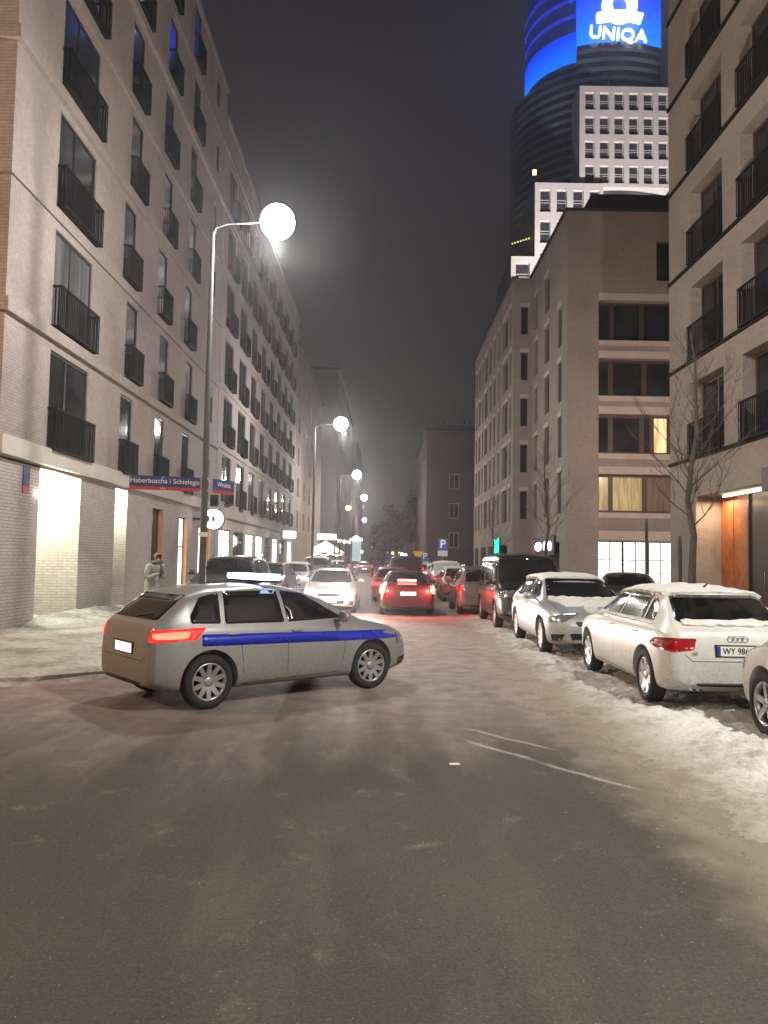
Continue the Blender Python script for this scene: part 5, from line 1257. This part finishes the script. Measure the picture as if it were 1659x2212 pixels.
# police car crossing
hd = 90-41
ang = R(hd); fw = Vector((math.sin(ang), math.cos(ang), 0)); rt = Vector((math.cos(ang), -math.sin(ang), 0))
rr_corner = Vector((-2.52, 8.60, .004)); tail_mid = rr_corner - rt*.86
pol, bv = car('police_car', 'silver police estate with blue side stripe and roof light bar turning across the road', 'police car', 'wagon', 'B', tail_mid, hd, P_POL, None, tails='brake', rim='multi', detail=2, steer=-6, scale=.97, glow=False)
M_STRIPE = simple('blue_livery_stripe', (.01, .025, .42), .3, var=.05)
for sd in ('R', 'L'): obj('livery_stripe', patch(bv, [(.62, .76), (.62, .90), (3.72, .82), (3.9, .70), (3.3, .70)], sd, .003, .08, .004, .0), M_STRIPE, pol)
bm = bmesh.new(); box(bm, -.52, .52, 1.70, 1.95, 1.50, 1.53); box(bm, -.05, .05, 1.74, 1.92, 1.47, 1.50); lb = obj('light_bar', bm, M_BLACK, pol)
bm = bmesh.new(); box(bm, -.52, -.02, 1.71, 1.94, 1.531, 1.61); box(bm, .02, .52, 1.71, 1.94, 1.531, 1.61); bmesh.ops.bevel(bm, geom=bm.edges[:], offset=.02, segments=2); obj('beacon', bm, emit('blue_white_beacon', (.42, .62, 1), 9), lb)

# ------------------------------------------------------------------ person by the wall
P = thing('person', 'person in pale padded coat and dark scarf bent over a phone by the left wall', 'person', (-5.95, 20.0, .12), R(-35))
def skinned(name, verts, edges, rad, mat, parent, lv=2, root=0):
    me = bpy.data.meshes.new(name); me.from_pydata(verts, edges, []); o = bpy.data.objects.new(name, me); link(o)
    sk = o.modifiers.new('k', 'SKIN'); sk.use_smooth_shade = True
    for i, r_ in enumerate(rad): me.skin_vertices[0].data[i].radius = (r_, r_) if not isinstance(r_, tuple) else r_
    for i in range(len(verts)): me.skin_vertices[0].data[i].use_root = (i == root)
    s = o.modifiers.new('s', 'SUBSURF'); s.levels = lv; s.render_levels = lv
    dg = bpy.context.evaluated_depsgraph_get(); dg.update(); m2 = bpy.data.meshes.new_from_object(o.evaluated_get(dg)); bpy.data.objects.remove(o)
    m2.materials.clear(); m2.materials.append(mat); m2.shade_smooth()
    return put(name, m2, parent)
# facing +x (local), leaning forward
Vb = [(0, 0, .92), (.02, 0, 1.10), (.05, 0, 1.30), (.09, 0, 1.43), (.13, 0, 1.51), (.17, 0, 1.60),
      (0, .10, .88), (.05, .11, .48), (.0, .11, .09), (.13, .12, .05), (0, -.10, .88), (-.03, -.11, .48), (-.09, -.11, .09), (.04, -.12, .05),
      (.07, .18, 1.38), (.04, .23, 1.12), (.24, .13, 1.15), (.32, .07, 1.20), (.07, -.18, 1.38), (.04, -.23, 1.12), (.24, -.13, 1.15), (.32, -.06, 1.20)]
Eb = [(0, 1), (1, 2), (2, 3), (3, 4), (4, 5), (0, 6), (6, 7), (7, 8), (8, 9), (0, 10), (10, 11), (11, 12), (12, 13), (3, 14), (14, 15), (15, 16), (16, 17), (3, 18), (18, 19), (19, 20), (20, 21)]
Rb = [.15, .14, .16, .11, .055, .085, .10, .065, .05, .045, .10, .065, .05, .045, .065, .05, .04, .035, .065, .05, .04, .035]
skinned('body', Vb, Eb, Rb, simple('skin', (.42, .25, .18), .6), P)
M_COAT = simple('pale_coat', (.27, .27, .24), .8, vscale=14); M_SCARF = simple('grey_scarf', (.10, .095, .08), .9, vscale=20)
bm = bmesh.new()   # quilted coat: stacked rings
prof = [(.52, .235, 0), (.60, .245, .0), (.68, .235, 0), (.76, .24, 0), (.86, .225, 0), (.95, .225, .01), (1.04, .20, .015), (1.10, .205, .02), (1.2, .205, .035), (1.3, .22, .05), (1.38, .215, .07), (1.44, .15, .09), (1.48, .09, .11)]
rings = []
for i, (z, r_, x_) in enumerate(prof):
    q = r_*(1.0 + (.03 if i % 2 else -.02)); rings.append([bm.verts.new((x_+q*.82*math.cos(t), q*math.sin(t), z)) for t in [2*math.pi*k/24 for k in range(24)]])
for a_, b_ in zip(rings, rings[1:]):
    for k in range(24): bm.faces.new((a_[k], a_[(k+1) % 24], b_[(k+1) % 24], b_[k]))
for s in (1, -1):
    tube(bm, [(.07, s*.17, 1.40), (.05, s*.22, 1.28), (.03, s*.245, 1.12), (.13, s*.20, 1.09), (.25, s*.13, 1.15)], [.09, .09, .08, .07, .055], 10)
obj('coat', bm, M_COAT, P, smooth=True)
bm = bmesh.new(); tube(bm, [(.10+.12*math.cos(t), .125*math.sin(t), 1.46+.03*math.cos(t)) for t in [k*math.pi/8 for k in range(17)]], .055, 8); tube(bm, [(.20, .05, 1.44), (.24, .06, 1.3), (.22, .05, 1.1)], [.05, .05, .04], 6); obj('scarf', bm, M_SCARF, P, smooth=True)
bm = bmesh.new(); bmesh.ops.create_uvsphere(bm, u_segments=18, v_segments=12, radius=1, matrix=Matrix.Translation((.165, 0, 1.625)) @ Matrix.Rotation(R(-30), 4, 'Y') @ Matrix.Diagonal((.115, .10, .115, 1)))
for v in list(bm.verts):
    if v.co.x > .215 and v.co.z < 1.66: bm.verts.remove(v)
obj('hair', bm, simple('brown_hair', (.16, .075, .045), .7), P, smooth=True)
bm = bmesh.new()
for s in (1, -1): tube(bm, [(.04, s*.10, .06), (.04, s*.10, .20)], [.06, .05], 8); tube(bm, [(-.04, s*.11, .05), (.10, s*.115, .045), (.18, s*.12, .04)], [.05, .05, .035], 8)
for i, (x_, s) in enumerate(((.05, 1), (-.04, -1))): tube(bm, [(x_*.3, s*.10, .55), (x_*.6, s*.11, .3), (x_, s*.11, .10)], [.105, .085, .075], 8)
obj('trousers', bm, simple('dark_trousers', (.02, .02, .025), .9), P, smooth=True)
bm = bmesh.new(); box(bm, -.035, .035, -.005, .005, -.07, .07); o = obj('mobile_phone', bm, M_BLACK); tag(o, 'dark mobile phone held by the person in the pale coat', 'phone')
o.matrix_world = Matrix.Translation((-5.95, 20, .12)) @ Matrix.Rotation(R(-35), 4, 'Z') @ Matrix.Translation((.35, 0, 1.23)) @ Matrix.Rotation(R(90), 4, 'Z') @ Matrix.Rotation(R(-50), 4, 'X')
